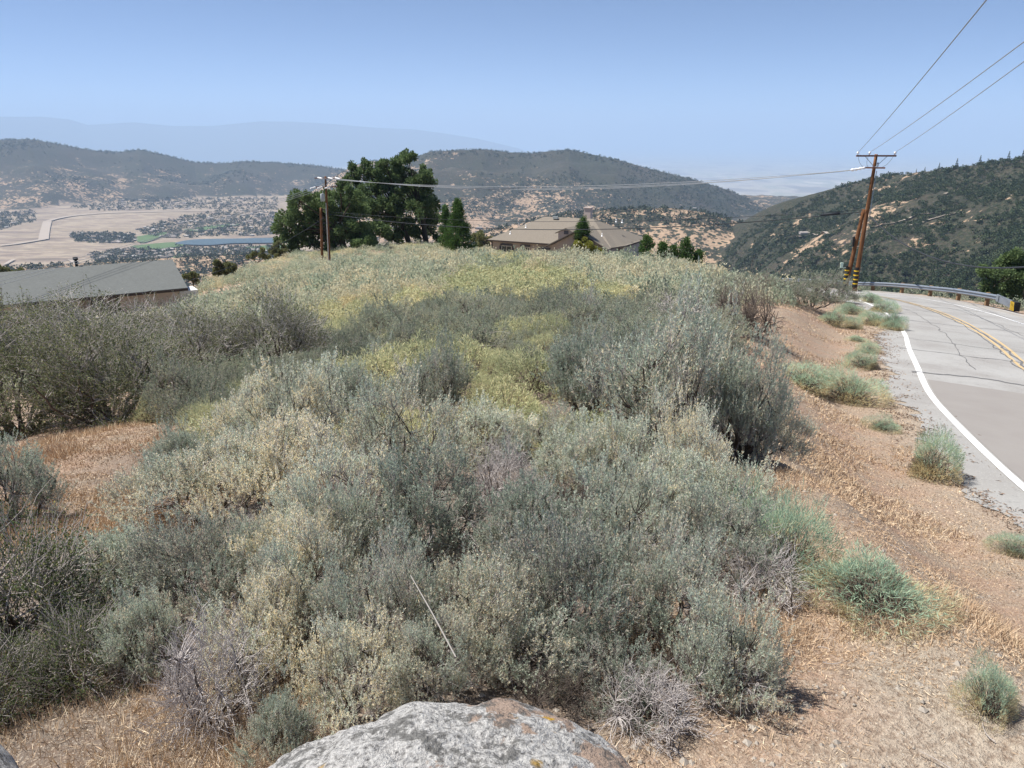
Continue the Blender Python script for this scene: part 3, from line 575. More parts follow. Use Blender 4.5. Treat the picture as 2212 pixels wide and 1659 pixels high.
g = Geo(); g.tubes(np.array([[np.array([-.02, -.24, -.3]), tl + [-.1, -.22, -2.9]]]), .055, 8, 0, 0, True); g.obj('conduit', M['pvc'], lp)
LS = LB + np.array([-.85, .1, 0]); LST = aty(693, 449, 92.1)
ls = pole('stub_pole', LS, LST, .16, .13, 'short stub pole close beside the left-hand transformer pole', 'stub pole')
for q_, z_ in ((.35, -.2), (.5, -1.7)): Geo().box(LST - LS + [q_, 0, z_], (1.1, .12, .12)).obj('bracket', M['trim'], ls)
# wires
def wire(name, A, B, sag, r, mat, label, group=None, n=48, cat='wire'):
    A = np.array(A, float); B = np.array(B, float); t = np.linspace(0, 1, n)[:, None]; P = A + (B - A) * t; P[:, 2:] -= 4 * sag * t * (1 - t)
    g = Geo(); g.tubes((P - A)[None], r, 5, 0, 0, True); o = g.obj(name, M[mat]); o.location = A; return tag(o, label, cat, group)
D = np.array([-.362, -1, .098])
for k, nm in enumerate(('leftmost', 'middle', 'rightmost')):
    Dk = [D, np.array([-.336, -1, .0975]), np.array([-.362, -1, .101])][k]
    wire('power_line', ins_r[k], ins_r[k] + Dk * 76, .35, .016, 'wire', f'{nm} power line rising from the roadside pole toward the upper right', 'power lines overhead on the right')
SAG = 1.05
for k, nm in enumerate(('upper', 'middle', 'lower')):
    wire('power_line', ins_l[k], il[k], SAG + .12 * k, .021, 'wire', f'{nm} of three pale power lines strung across between the two utility poles', 'power lines between the poles', 90)
TA = SB + (ST - SB) * .985; TB = aty(708, 462, 91.8)
wire('phone_cable', TA + [-.1, 0, -.1], TB, 1.55, .035, 'cable', 'thick black phone cable sagging between the two poles in front of the house roof', None, 90, 'cable')
wire('phone_cable', TA + [-.1, 0, .05], TB + [0, 0, .25], 1.0, .018, 'cable', 'thin upper phone cable running above the thick black one', None, 90, 'cable')
g = Geo(); a = TA + (TB - TA) * .03; b = TA + (TB - TA) * .055; zf = lambda t: -4 * 1.55 * t * (1 - t)
g.tubes(np.array([[a + [0, 0, zf(.03)], b + [0, 0, zf(.055)]]]) - a, .10, 8, 0, 0, True, True); o = g.obj('cable_splice', M['cable']); o.location = a; tag(o, 'black splice case hanging on the phone cable near the roadside pole', 'splice case')
cA_ = aty(1880, 468, 61.9); E_ = ray(2212, 512); E_ = E_ * (40 / E_[1]); far_e = cA_ + (E_ - cA_) * 1.5 + [0, 0, 1.2]
wire('service_cable', cA_, far_e, 2.6, .045, 'cable', 'heavy dark cable drooping from the roadside pole to the right edge', None, 60, 'cable')
for k, (px, py) in enumerate(((0, 606), (0, 598), (0, 588))):
    wire('power_line', ill[k], aty(px, py, 60.0) + (aty(px, py, 60.0) - ill[k]) * .25, .5, .018, 'wire', ('lower', 'middle', 'upper')[k] + ' of the pale power lines running down left from the transformer pole', 'power lines leaving to the left', 60)
# ------------------------------------------------------------------ houses
class HB:
    def __init__(s, name, o, ang, label, cat='house'):
        s.e = empty(name, o, ang); tag(s.e, label, cat)
    def walls(s, poly, z0, z1, mat, name='wall'):
        P = [(x, y, z1) for x, y in poly]; g = Geo(); g.poly_prism(P, z1 - z0); return g.obj(name, M[mat], s.e)
    def part(s, name, fn, mat, parent=None):
        g = Geo(); fn(g); return g.obj(name, mat if isinstance(mat, list) else M[mat], parent or s.e)
    def slab(s, g, pts, th=.16): g.poly_prism(pts, th)
    def window(s, c, w, h, rz=0, shut=True, head=True):
        n = np.array([math.sin(rz), -math.cos(rz), 0]); u = np.array([math.cos(rz), math.sin(rz), 0]); c = np.array(c)
        def fr(g):
            for sg in (-1, 1): g.box(c + n * .03 + u * sg * w / 2, (.07, .07, h), 0, rz); g.box(c + n * .03 + [0, 0, sg * h / 2], (w + .068, .074, .07), 0, rz)
            g.box(c + n * .03, (.05, .062, h - .08), 0, rz)
        f = s.part('window', fr, 'offwhite'); s.part('pane', lambda g: g.box(c + n * .012, (w - .04, .02, h - .04), 0, rz), 'glass', f)
        if head: s.part('awning', lambda g: g.box(c + n * .10 + [0, 0, h / 2 + .2], (w + .35, .2, .24), 0, rz), 'shutter')
        if shut:
            for sg in (-1, 1): s.part('shutter', lambda g: g.box(c + n * .03 + u * sg * (w / 2 + .26), (.34, .05, h), 0, rz), 'shutter')
# main house beyond the crest
YH = 126.0; HA = R_(-28); e0 = aty(1063, 517, YH); EV = e0[2]; H = HB('house', (e0[0], e0[1], EV - 2.7), HA, 'taupe stucco house with a wide brown hip roof beyond the brush')
ev = 2.7; Hh = 3.3; ov = .55
H.walls([(0, 0), (10.9, 0), (10.9, 9.5), (0, 9.5)], -2.5, ev - .05, 'stucco'); H.walls([(10.9, -1.2), (19.6, -1.2), (19.6, 3.2), (20.6, 3.2), (20.6, 11.5), (10.9, 11.5)], -4.5, ev - .06, 'stucco')
zr = ev + Hh; r1, r2 = (6.2, 6.0), (14.5, 6.0); zs_ = lambda v: ev + (v + ov) * Hh / (6.0 + ov)
def rf(g):
    A_, B_, C_, D_ = (-ov, -ov, ev), (20.6 + ov, -ov, ev), (20.6 + ov, 12.2, ev), (-ov, 12.2, ev); E1, E2 = (*r1, zr), (*r2, zr)
    g.poly_prism([A_, (11.0, -ov, ev), E2, E1], .16); g.poly_prism([(11.0, -ov, ev), (19.6 + ov, -ov, ev), E2], .16); g.poly_prism([(19.6 + ov, -ov, ev), (20.6 + ov, 3, ev), C_, E2], .16); g.poly_prism([C_, D_, E1, E2], .16); g.poly_prism([D_, A_, E1], .16)
H.part('roof', rf, 'roof_brown')
gm = 15.25; gp_ = ev + 2.45; hw = 4.35 + ov
def rf2(g):
    g.poly_prism([(gm - hw, -1.9, ev - .1), (gm, -1.9, gp_), (gm, 5, gp_), (gm - hw, 2, ev - .1)], .17); g.poly_prism([(gm, -1.9, gp_), (gm + hw, -1.9, ev - .1), (gm + hw, 3.0, ev - .1), (gm, 5, gp_)], .17)
H.part('gable_roof', rf2, 'roof_brown')
H.part('gable_wall', lambda g: g.add([(10.92, -1.18, ev - .1), (19.58, -1.18, ev - .1), (gm, -1.18, gp_ - .22), (10.92, -1.0, ev - .1), (19.58, -1.0, ev - .1), (gm, -1.0, gp_ - .22)], [(0, 1, 2), (5, 4, 3)]), 'stucco')
def fas(g):
    for sg in (-1, 1):
        a = np.array([gm + sg * hw, -1.93, ev - .22]); b = np.array([gm, -1.93, gp_ - .10]); g.add([a, b, b - [0, 0, .16], a - [0, 0, .16], a + [0, .05, 0], b + [0, .05, 0], b + [0, .05, -.16], a + [0, .05, -.16]], [(0,1,2,3),(7,6,5,4),(0,4,5,1),(3,2,6,7)])
    g.box((5.2, -ov - .03, ev - .13), (11.4, .06, .2)); g.box((20.6 + ov + .03, 7.4, ev - .13), (.06, 9.0, .2)); g.box((19.6 + ov + .02, 1.2, ev - .16), (.06, 4.0, .2)); g.box((0.0, -.04, .6), (.14, .08, 4.0)); g.box((10.86, -.04, .6), (.14, .08, 4.0))
H.part('fascia', fas, 'trim')
dm = 13.0; dz = ev + 1.35
def dorm(g):
    g.poly_prism([(dm - 1.75, -.95, dz + .35), (dm, -.95, dz + 1.15), (dm, 4.5, dz + 1.15), (dm - 1.75, 3.5, dz + .35)], .12); g.poly_prism([(dm, -.95, dz + 1.15), (dm + 1.75, -.95, dz + .35), (dm + 1.75, 3.5, dz + .35), (dm, 4.5, dz + 1.15)], .12)
def dw(g): g.poly_prism([(dm - 1.3, -.7, dz + .42), (dm + 1.3, -.7, dz + .42), (dm + 1.3, 2.4, dz + .42), (dm - 1.3, 2.4, dz + .42)], 1.5); g.add([(dm - 1.3, -.7, dz + .42), (dm + 1.3, -.7, dz + .42), (dm, -.7, dz + 1.0)], [(0, 1, 2)])
H.part('dormer_roof', dorm, 'roof_brown'); H.part('dormer_wall', dw, 'stucco'); H.part('gable_vent', lambda g: g.box((dm, -.73, dz + .45), (.7, .06, .5)), 'shutter')
H.window((2.6, 0, 1.35), 1.7, .95); H.window((5.9, 0, 1.55), 1.3, .6, 0, False, True); H.window((9.0, 0, 1.15), 1.7, .95); H.window((19.61, .9, -1.1), 1.0, 1.1, R_(90), False, False); H.window((20.61, 5.8, .9), .7, .8, R_(90), False, False)
H.part('side_window', lambda g: g.box((20.64, 10.6, .3), (.06, .6, 2.0)), 'shutter'); H.part('garage_window', lambda g: g.box((13.6, -1.22, 1.5), (.9, .06, 1.5)), 'shutter')
H.part('chimney', lambda g: (g.box((12.6, 8.5, zr + .2), (1.1, .9, 2.4)), g.box((12.6, 8.5, zr + 1.45), (1.3, 1.1, .14))), 'stucco2')
def vents(g):
    for (u, v) in ((2.6, 1.2), (4.4, 3.0), (17.6, 2.0), (19.2, 6.0), (18.0, 6.6)): z_ = min(zs_(v), ev + 3) ; g.tubes(np.array([[(u, v, z_ - .3), (u, v, z_ + .42)]]), .05, 6, 0, 0, True, True); g.tubes(np.array([[(u, v, z_ - .05), (u, v, z_ + .08)]]), np.array([[.18, .06]]), 8)
H.part('vent_pipe', vents, 'porc')
H.part('roof_vent', lambda g: (g.box((8.4, 5.4, zr - .05), (.8, .4, .35)), g.box((16.4, 1.6, ev + 1.25), (.5, .5, .35))), 'greybox')
def dish(g):
    a = np.linspace(0, 2 * math.pi, 15)[:-1]; c = np.array([1.9, 5.4, ev + 2.0]); n = np.array([.75, .3, .45]); n /= np.linalg.norm(n); u = np.cross(n, [0, 0, 1.]); u /= np.linalg.norm(u); v = np.cross(n, u)
    V = np.array([c + .42 * (u * math.cos(t) + v * math.sin(t)) for t in a] + [c - n * .12]); k = np.arange(14); g.add(V, np.stack([k, (k + 1) % 14, np.full(14, 14)], -1)); g.add(V + n * .02, np.stack([(k + 1) % 14, k, np.full(14, 14)], -1)); g.tubes(np.array([[c - n * .1, c + [0, 0, -1.1]]]), .04, 5)
H.part('satellite_dish', dish, 'offwhite')
# long grey-roofed house at left
e1 = aty(405, 621, 67.0); H2 = HB('house', (e1[0], e1[1], e1[2] - 2.5), R_(33), 'long low house with a grey shingle roof, partly hidden behind the big bushes'); L2 = 34.0; ev2 = 2.5; rz2 = ev2 + 1.75; dv = 5.2
def r2f(g):
    g.poly_prism([(-L2, -.1, ev2), (0, -.1, ev2), (0, dv, rz2), (-L2, dv, rz2)], .17); g.poly_prism([(-L2, dv, rz2), (0, dv, rz2), (0, 2 * dv + .1, ev2), (-L2, 2 * dv + .1, ev2)], .17)
H2.part('roof', r2f, 'roof_grey'); H2.part('fascia', lambda g: (g.box((-L2 / 2, -.13, ev2 - .14), (L2, .06, .2))), 'trim')
H2.part('wall', lambda g: (g.box((-2.9, 1.2, ev2 / 2 - .6), (4.6, .3, ev2 + .85)), g.box((-.62, 5.4, ev2 / 2 - .6), (.3, 8.2, ev2 + .9)), g.box((-13.3, 1.2, ev2 / 2 - .6), (3.4, .3, ev2 + .85)), g.box((-8.4, 3.6, ev2 / 2 - .6), (6.5, .3, ev2 + 1.3)), g.box((-24, 1.2, ev2 / 2 - .6), (14, .3, ev2 + .85)), g.box((-14, 9.6, 1), (27, .3, 4))), 'stucco2')
H2.part('gable_wall', lambda g: g.add([(-.5, .6, ev2 - .2), (-.5, 9.6, ev2 - .2), (-.5, dv, rz2 - .2), (-.6, .6, ev2 - .2), (-.6, 9.6, ev2 - .2), (-.6, dv, rz2 - .2)], [(0, 1, 2), (5, 4, 3)]), 'stucco2')
H2.part('door', lambda g: g.box((-6.6, 3.4, 1.0), (1.0, .08, 2.1)), 'trim'); H2.window((-9.4, 3.42, 1.3), 1.6, 1.1, 0, False, False)
H2.part('roof_pipe', lambda g: (g.tubes(np.array([[(-7.6, dv + .4, rz2 - .3), (-7.6, dv + .4, rz2 + .55)]]), .11, 8, 0, 0, True, True), g.tubes(np.array([[(-7.6, dv + .4, rz2 + .50), (-7.6, dv + .4, rz2 + .74)]]), .2, 8, 0, 0, True, True)), 'bandk')
H2.part('sunlit_sliver', lambda g: (g.box((.45, 3.0, ev2 / 2 - .35), (1.5, 2.2, ev2 - .5)),), 'offwhite')  # white box for a sunlit sliver past the end wall; light in its colour
hz_end = e1 + np.array([math.cos(R_(33)) * -4.2, math.sin(R_(33)) * -4.2, 0.0])
wire('service_drop', aty(700, 470, 91.9), aty(305, 633, 64.3), 1.0, .028, 'cable', 'black service wire dropping from the stub pole to the grey-roofed house', None, 60, 'cable')
# ------------------------------------------------------------------ boulders in the foreground
def boulder(name, c, rad, mat, label, seed=0, flatten=.8, rz=0.0, sub=6, amp=.16, power=.75):
    import bmesh
    bm = bmesh.new(); bmesh.ops.create_icosphere(bm, subdivisions=sub, radius=1.0); V = np.array([v.co[:] for v in bm.verts])
    V = np.sign(V) * np.abs(V) ** power; n = fbm(V[:, 0] * 1.1 + 9, V[:, 1] * 1.1 + V[:, 2] * .9, 4, seed) - .5; n2 = fbm(V[:, 0] * 7 + V[:, 2] * 4, V[:, 1] * 7 - V[:, 2] * 3, 4, seed + 5) - .5
    n3 = fbm(V[:, 0] * 24 + V[:, 2] * 13, V[:, 1] * 24 - V[:, 2] * 11, 3, seed + 9) - .5; V = V * (1 + amp * 1.6 * n + .06 * n2 + .022 * n3)[:, None] * np.array(rad)
    for v, q in zip(bm.verts, V): v.co = q
    for f in bm.faces: f.smooth = True
    me = bpy.data.meshes.new(name); bm.to_mesh(me); bm.free(); me.materials.append(mat); o = bpy.data.objects.new(name, me); link(o); o.location = c; o.rotation_euler = (0, 0, rz); return tag(o, label, 'boulder')
boulder('boulder', (-.12, 1.38, -1.96), (.64, .57, .62), M['lichen_rock'], 'big pale boulder crusted with grey and orange lichen at the bottom edge', 3, 1, .15, 7, .12, .82)
boulder('boulder', (-1.72, 1.72, -2.15), (.33, .45, .44), M['dark_rock'], 'dark shaded rock at the lower left corner beside dry grass', 8, 1, .3, 5)
boulder('boulder', (-.62, 1.62, -2.42), (.34, .22, .22), M['dark_rock'], 'small cracked rock just left of the big lichen boulder', 12, 1, .9, 5)
boulder('boulder', (.86, 1.72, -2.36), (.22, .2, .14), M['dark_rock'], 'low crumbling grey rock right of the big lichen boulder', 15, 1, .2, 5, .3)
# ------------------------------------------------------------------ shrub builders (unit-sized prototypes, shared meshes)
UP = np.array([0, 0, 1.0])
def dome(n, R, H, lo=0.05, hi=1.5, seed=0, lob=.35):
    ph = rng.random(n) * 2 * math.pi; th = np.arccos(rng.uniform(math.cos(hi), math.cos(lo), n)); rr_ = 1 + lob * (vnoise(ph * 1.3 + seed, th * 2.2, seed) - .5) * 2
    d = np.stack([np.sin(th) * np.cos(ph), np.sin(th) * np.sin(ph), np.cos(th)], 1); return d * rr_[:, None] * [R, R, H], d
def stems_to(g, targets, mains, mat, r0, r1, K=5, sides=3, wob=.05):
    # every target is reached from the nearest point of a main stem
    pts = mains[:, 1:-1].reshape(-1, 3); d = ((targets[:, None] - pts[None]) ** 2).sum(-1) + 3 * np.maximum(0, pts[None, :, 2] - targets[:, None, 2]) ** 2; k = d.argmin(1); A = pts[k]
    mid = (A + targets) / 2 + rng.normal(size=A.shape) * wob - [0, 0, .03]; P = bez(A, mid, targets, K); g.tubes(P, np.linspace(r0, r1, K)[None], sides, mat)
def main_stems(n, R, H, K=7, spread=.75, kink=.04):
    ph = np.arange(n) * 2 * math.pi / n + rng.normal(size=n) * .4; e = rng.uniform(.35, 1, n) * spread
    A = np.stack([np.cos(ph) * .05, np.sin(ph) * .05, np.full(n, -.08)], 1); C = np.stack([np.cos(ph) * R * e, np.sin(ph) * R * e, H * rng.uniform(.6, .85, n) * (1 - .35 * e)], 1)
    B = A + [0, 0, 1] * (C - A) * .45 + (C - A) * [.8, .8, .1]; P = bez(A, B * 1.0, C, K); P[:, 1:-1] += rng.normal(size=(n, K - 2, 3)) * kink; return P
def sage(seed, R=.7, H=.85, ncl=80, nsp=13, nlv=20, lL=.030, lW=.0085, cream=.35, hi=1.34, tk=.022, dead=260, fm='sage'):
    global rng; rng = np.random.default_rng(seed)
    gb, gf = Geo(), Geo(); mains = main_stems(9, R, H); gb.tubes(mains, np.linspace(tk, .007, mains.shape[1])[None], 5, 0)
    C, d = dome(ncl, R, H, .03, hi, seed, .6); C = C * rng.uniform(.76, 1.0, (ncl, 1)); C[:, 2] = np.maximum(C[:, 2] * .92, .06); stems_to(gb, C, mains, 0, .006, .0025)
    n = ncl * nsp; ci = np.repeat(np.arange(ncl), nsp); S = C[ci] + rng.normal(size=(n, 3)) * [.07, .07, .05]; D = UP * 1.0 + d[ci] * [.55, .55, .2] + rng.normal(size=(n, 3)) * .28; D /= np.linalg.norm(D, axis=1, keepdims=True)
    Ls = rng.uniform(.09, .2, n); gb.tubes(np.stack([C[ci] * .75 + S * .25 - [0, 0, .03], S + D * Ls[:, None] * .5, S + D * Ls[:, None]], 1), np.array([[.0022, .0018, .001]]), 3, 1)
    cn = fbm(C[:, 0] * 3.2 + seed, C[:, 1] * 3.2 + C[:, 2] * 2, 2, seed) + rng.normal(size=ncl) * .05; ct = cn > np.quantile(cn, 1 - cream); low = np.clip(1 - C[:, 2] / (H * .8), 0, 1)
    m = n * nlv; si = np.repeat(np.arange(n), nlv); t = rng.uniform(.05, 1.0, m); B = S[si] + D[si] * (Ls[si] * t)[:, None]; pd = unit(m); pd -= D[si] * (pd * D[si]).sum(1, keepdims=True)
    LD = D[si] * rng.uniform(.4, 1.1, (m, 1)) + pd * .85; q = rng.random(m); cc = ci[si]
    tint = np.where(ct[cc], np.where(q < .45, rng.uniform(.6, 1, m), rng.uniform(0, .5, m)), np.where(q < .1 + .35 * low[cc] * (t < .5), rng.uniform(.55, .95, m), rng.uniform(0, .35, m)))
    gf.leaves(B, LD, lL * rng.uniform(.7, 1.3, m), lW * rng.uniform(.7, 1.2, m), tint, 0)
    if dead:
        T, d2 = dome(dead, R * .95, H * .8, .3, 1.55, seed + 3); stems_to(gb, T * rng.uniform(.6, 1.05, (dead, 1)), mains, 2, .0035, .0012, 6, 3, .07)
    return gb.mesh('branches', [M['stem'], M['twig'], M['twig_pale']]), gf.mesh('foliage', [M[fm]])
def rabbit(seed, R=.5, H=.5, n=4800, L=.07, W=.005, mat='rabbit', base='brush'):
    global rng; rng = np.random.default_rng(seed); gb, gf = Geo(), Geo()
    C, d = dome(n, R, H, .02, 1.5, seed, .5 if mat == "fine" else .3); C *= rng.uniform(.6, 1.0, (n, 1)) ** .6; D = d * [.8, .8, .35] + UP * .45 + rng.normal(size=(n, 3)) * .5
    gf.leaves(C, D, L * rng.uniform(.6, 1.3, n), W * rng.uniform(.7, 1.4, n), np.clip(rng.normal(.4, .25, n) + (.6 if mat == 'fine' else .4) * (C[:, 2] < H * (.42 if mat == 'fine' else .25)), 0, 1), 0, .5)
    T, _ = dome(max(60, n // 18), R, H, .05, 1.5, seed + 1, .2); k = len(T); A = rng.normal(size=(k, 3)) * [.05, .05, 0] - [0, 0, .05]; gb.tubes(bez(A, (A + T * .8) / 2 + [0, 0, .05] + rng.normal(size=(k, 3)) * .03, T * .8, 4), np.array([[.005, .004, .003, .0015]]), 3, 0)
    return gb.mesh('branches', [M[base]]), gf.mesh('foliage', [M[mat]])
def deadbrush(seed, R=.6, H=.6, n=420, mat='twig_pale', lean=(0, 0), r=.004):
    global rng; rng = np.random.default_rng(seed); g = Geo(); mains = main_stems(10, R, H, 7, .9, .03); mains[:, :, 0] += lean[0] * (mains[:, :, 2] / H); mains[:, :, 1] += lean[1] * (mains[:, :, 2] / H); g.tubes(mains, np.linspace(.016, .005, 7)[None], 4, 0)
    T, d = dome(n, R, H, .05, 1.5, seed, .3); T *= rng.uniform(.5, 1.05, (n, 1)); T += np.array([lean[0], lean[1], 0]) * (T[:, 2:] / H); stems_to(g, T, mains, 1, r, r * .3, 7, 3, .08)
    m = n * 3; k = rng.integers(0, n, m); A = T[k] * rng.uniform(.75, 1, (m, 1)); E = A + unit(m) * [.1, .1, .07] + d[k] * .08; g.tubes(bez(A, (A + E) / 2 + rng.normal(size=(m, 3)) * .02, E, 4), np.array([[.0022, .002, .0015, .0008]]), 3, 1)
    return g.mesh('branches', [M['stem'] if mat != 'brush' else M['brush'], M[mat]]), None
def mahog(seed, R=1.6, H=2.5, nm=16, nb=280, ntw=8, nl=17, lL=.042, lW=.021, fm='mahog', tw='twig'):
    global rng; rng = np.random.default_rng(seed); gb, gf = Geo(), Geo(); mains = main_stems(nm, R, H, 9, .95, .05); gb.tubes(mains, np.linspace(.04, .010, 9)[None], 5, 0)
    T, d = dome(nb, R, H, .03, 1.5, seed, .25); T *= rng.uniform(.55, .97, (nb, 1)); stems_to(gb, T, mains, 1, .011, .004, 7, 3, .16)
    n = nb * ntw; k = np.repeat(np.arange(nb), ntw); A = T[k] + rng.normal(size=(n, 3)) * .12; D = d[k] * [.9, .9, .3] + UP * .75 + rng.normal(size=(n, 3)) * .45; D /= np.linalg.norm(D, axis=1, keepdims=True); L = rng.uniform(.15, .5, n); E = A + D * L[:, None]
    gb.tubes(np.stack([T[k] * .6 + A * .4, (A + E) / 2 + rng.normal(size=(n, 3)) * .02, E], 1), np.array([[.0045, .0035, .002]]), 3, 1)
    m = n * nl; s = np.repeat(np.arange(n), nl); t = rng.uniform(0, .9, m); B = A[s] + D[s] * (L[s] * t)[:, None] + rng.normal(size=(m, 3)) * .025; gf.leaves(B, D[s] * .5 + unit(m), lL * rng.uniform(.6, 1.3, m), lW * rng.uniform(.7, 1.2, m), np.clip(rng.normal(.3, .25, m), 0, 1), 0)
    return gb.mesh('branches', [M['stem'], M[tw]]), gf.mesh('foliage', [M[fm]])
def farbush(seed, n=620, L=.075, W=.05, mat='sage_far', twigs=26, R=.6, H=.62, mu=.3):
    global rng; rng = np.random.default_rng(seed); g = Geo(); C, d = dome(n, R, H, .02, 1.5, seed, .4); C *= rng.uniform(.7, 1.0, (n, 1)); g.leaves(C, d * .5 + UP * .1 + rng.normal(size=(n, 3)) * .8, L * rng.uniform(.6, 1.4, n), W * rng.uniform(.7, 1.3, n), np.clip(rng.normal(mu, .11, n), 0, 1), 0)
    if twigs:
        T, _ = dome(twigs, R, H, .1, 1.5, seed + 4, .3); A = T * .15; A[:, 2] = 0; g.tubes(bez(A, (A + T) / 2 + rng.normal(size=A.shape) * .06, T * 1.05, 4), np.array([[.014, .011, .008, .004]]), 3, 1)
    return g
SAGE = [sage(100 + i, ncl=105, cream=c) for i, c in enumerate((.25, .5, .85, .65, .2))]
SAGE_TALL = [sage(120 + i, R=.75, H=1.1, ncl=115, cream=.3, hi=1.08, tk=.036, dead=70) for i in range(2)]
SAGE_MID = [sage(140 + i, ncl=80, nsp=11, nlv=13, lL=.033, lW=.0125, cream=c, dead=90, fm='sage_far') for i, c in enumerate((.15, .4, .1, .3))]
RAB = [rabbit(160), rabbit(161)]; RAB_MID = [rabbit(165, n=3600, L=.065, W=.0085), rabbit(166, n=3600, L=.065, W=.0085)]
FINE = [rabbit(170, .42, .36, 6500, .06, .0038, 'fine'), rabbit(171, .42, .36, 6000, .065, .0038, 'fine'), rabbit(172, .42, .40, 6200, .06, .0038, 'fine')]
DEAD = [deadbrush(180), deadbrush(181, n=360), deadbrush(182, mat='brush', n=420, r=.006), deadbrush(183, mat='stem', n=300, r=.005)]  # last variant is coloured dark to put shade into the thicket hollows
MAH = [mahog(190), mahog(191, R=1.5, H=2.3, nl=9, nb=300, tw='twig_pale'), mahog(192, R=1.6, H=2.5, nl=14)]; COF = [mahog(195, .75, 1.0, 10, 150, 6, 15, .030, .016, 'coffee')]
M_ = None
def shrub(name, ms, p, sR, sH, label, cat, group=None, rz=None, tilt=(0, 0)):
    e = empty(name, p, random.random() * 6.28 if rz is None else rz); e.rotation_euler[0] = tilt[0]; e.rotation_euler[1] = tilt[1]; e.scale = (sR, sR, sH); tag(e, label, cat, group)
    for nm, me in zip(('branches', 'foliage'), ms):
        if me is None: continue
        if ms[1] is None: bpy.data.objects.remove(e); o = bpy.data.objects.new(name, me); link(o); o.location = [float(q) for q in p]; o.rotation_euler = (tilt[0], tilt[1], random.random() * 6.28 if rz is None else rz); o.scale = (sR, sR, sH); return tag(o, label, cat, group)
        o = bpy.data.objects.new(nm, me); link(o); o.parent = e
    return e
KIND = {'S': ('sagebrush', SAGE, .7, .95), 'T': ('sagebrush', SAGE_TALL, .75, 1.2), 'SM': ('sagebrush', SAGE_MID, .7, .95), 'R': ('rabbitbrush', RAB, .5, .58), 'RM': ('rabbitbrush', RAB_MID, .5, .58), 'F': ('roadside_plant', FINE, .42, .43), 'D': ('dead_brush', DEAD, .6, .62), 'M': ('mountain_mahogany', MAH, 1.6, 2.75), 'C': ('green_shrub', COF, .75, 1.2)}
CAT = {'sagebrush': 'sagebrush', 'rabbitbrush': 'rabbitbrush', 'roadside_plant': 'plant', 'dead_brush': 'dead bush', 'mountain_mahogany': 'bush', 'green_shrub': 'shrub'}
placed = []
def put(kind, var, px, yb, hw, yt, label, group=None, sH=None, **k):
    name, ms, R0, H0 = KIND[kind]; p = at(px, yb); f = p[1] * math.cos(TH) - p[2] * math.sin(TH); Rm = (.85 if kind == 'R' else 1.25 if kind == 'F' else 1.1 if kind in 'STCD' else 1.05) * hw / FP * f; c = np.array([p[0] * (1 + .5 * Rm / p[1]), p[1] + .5 * Rm, 0]); c[2] = g1(c[0], c[1]) - .02
    top = aty(px, yt, c[1])[2]; Hm = max(.25, (top - c[2]) * (1.22 if kind == 'T' else 1.06 if kind == 'S' else 1)); placed.append((c[0], c[1], Rm)); return shrub(name, ms[var % len(ms)], c, Rm / R0, Hm / H0, label, CAT[name], group, **k)
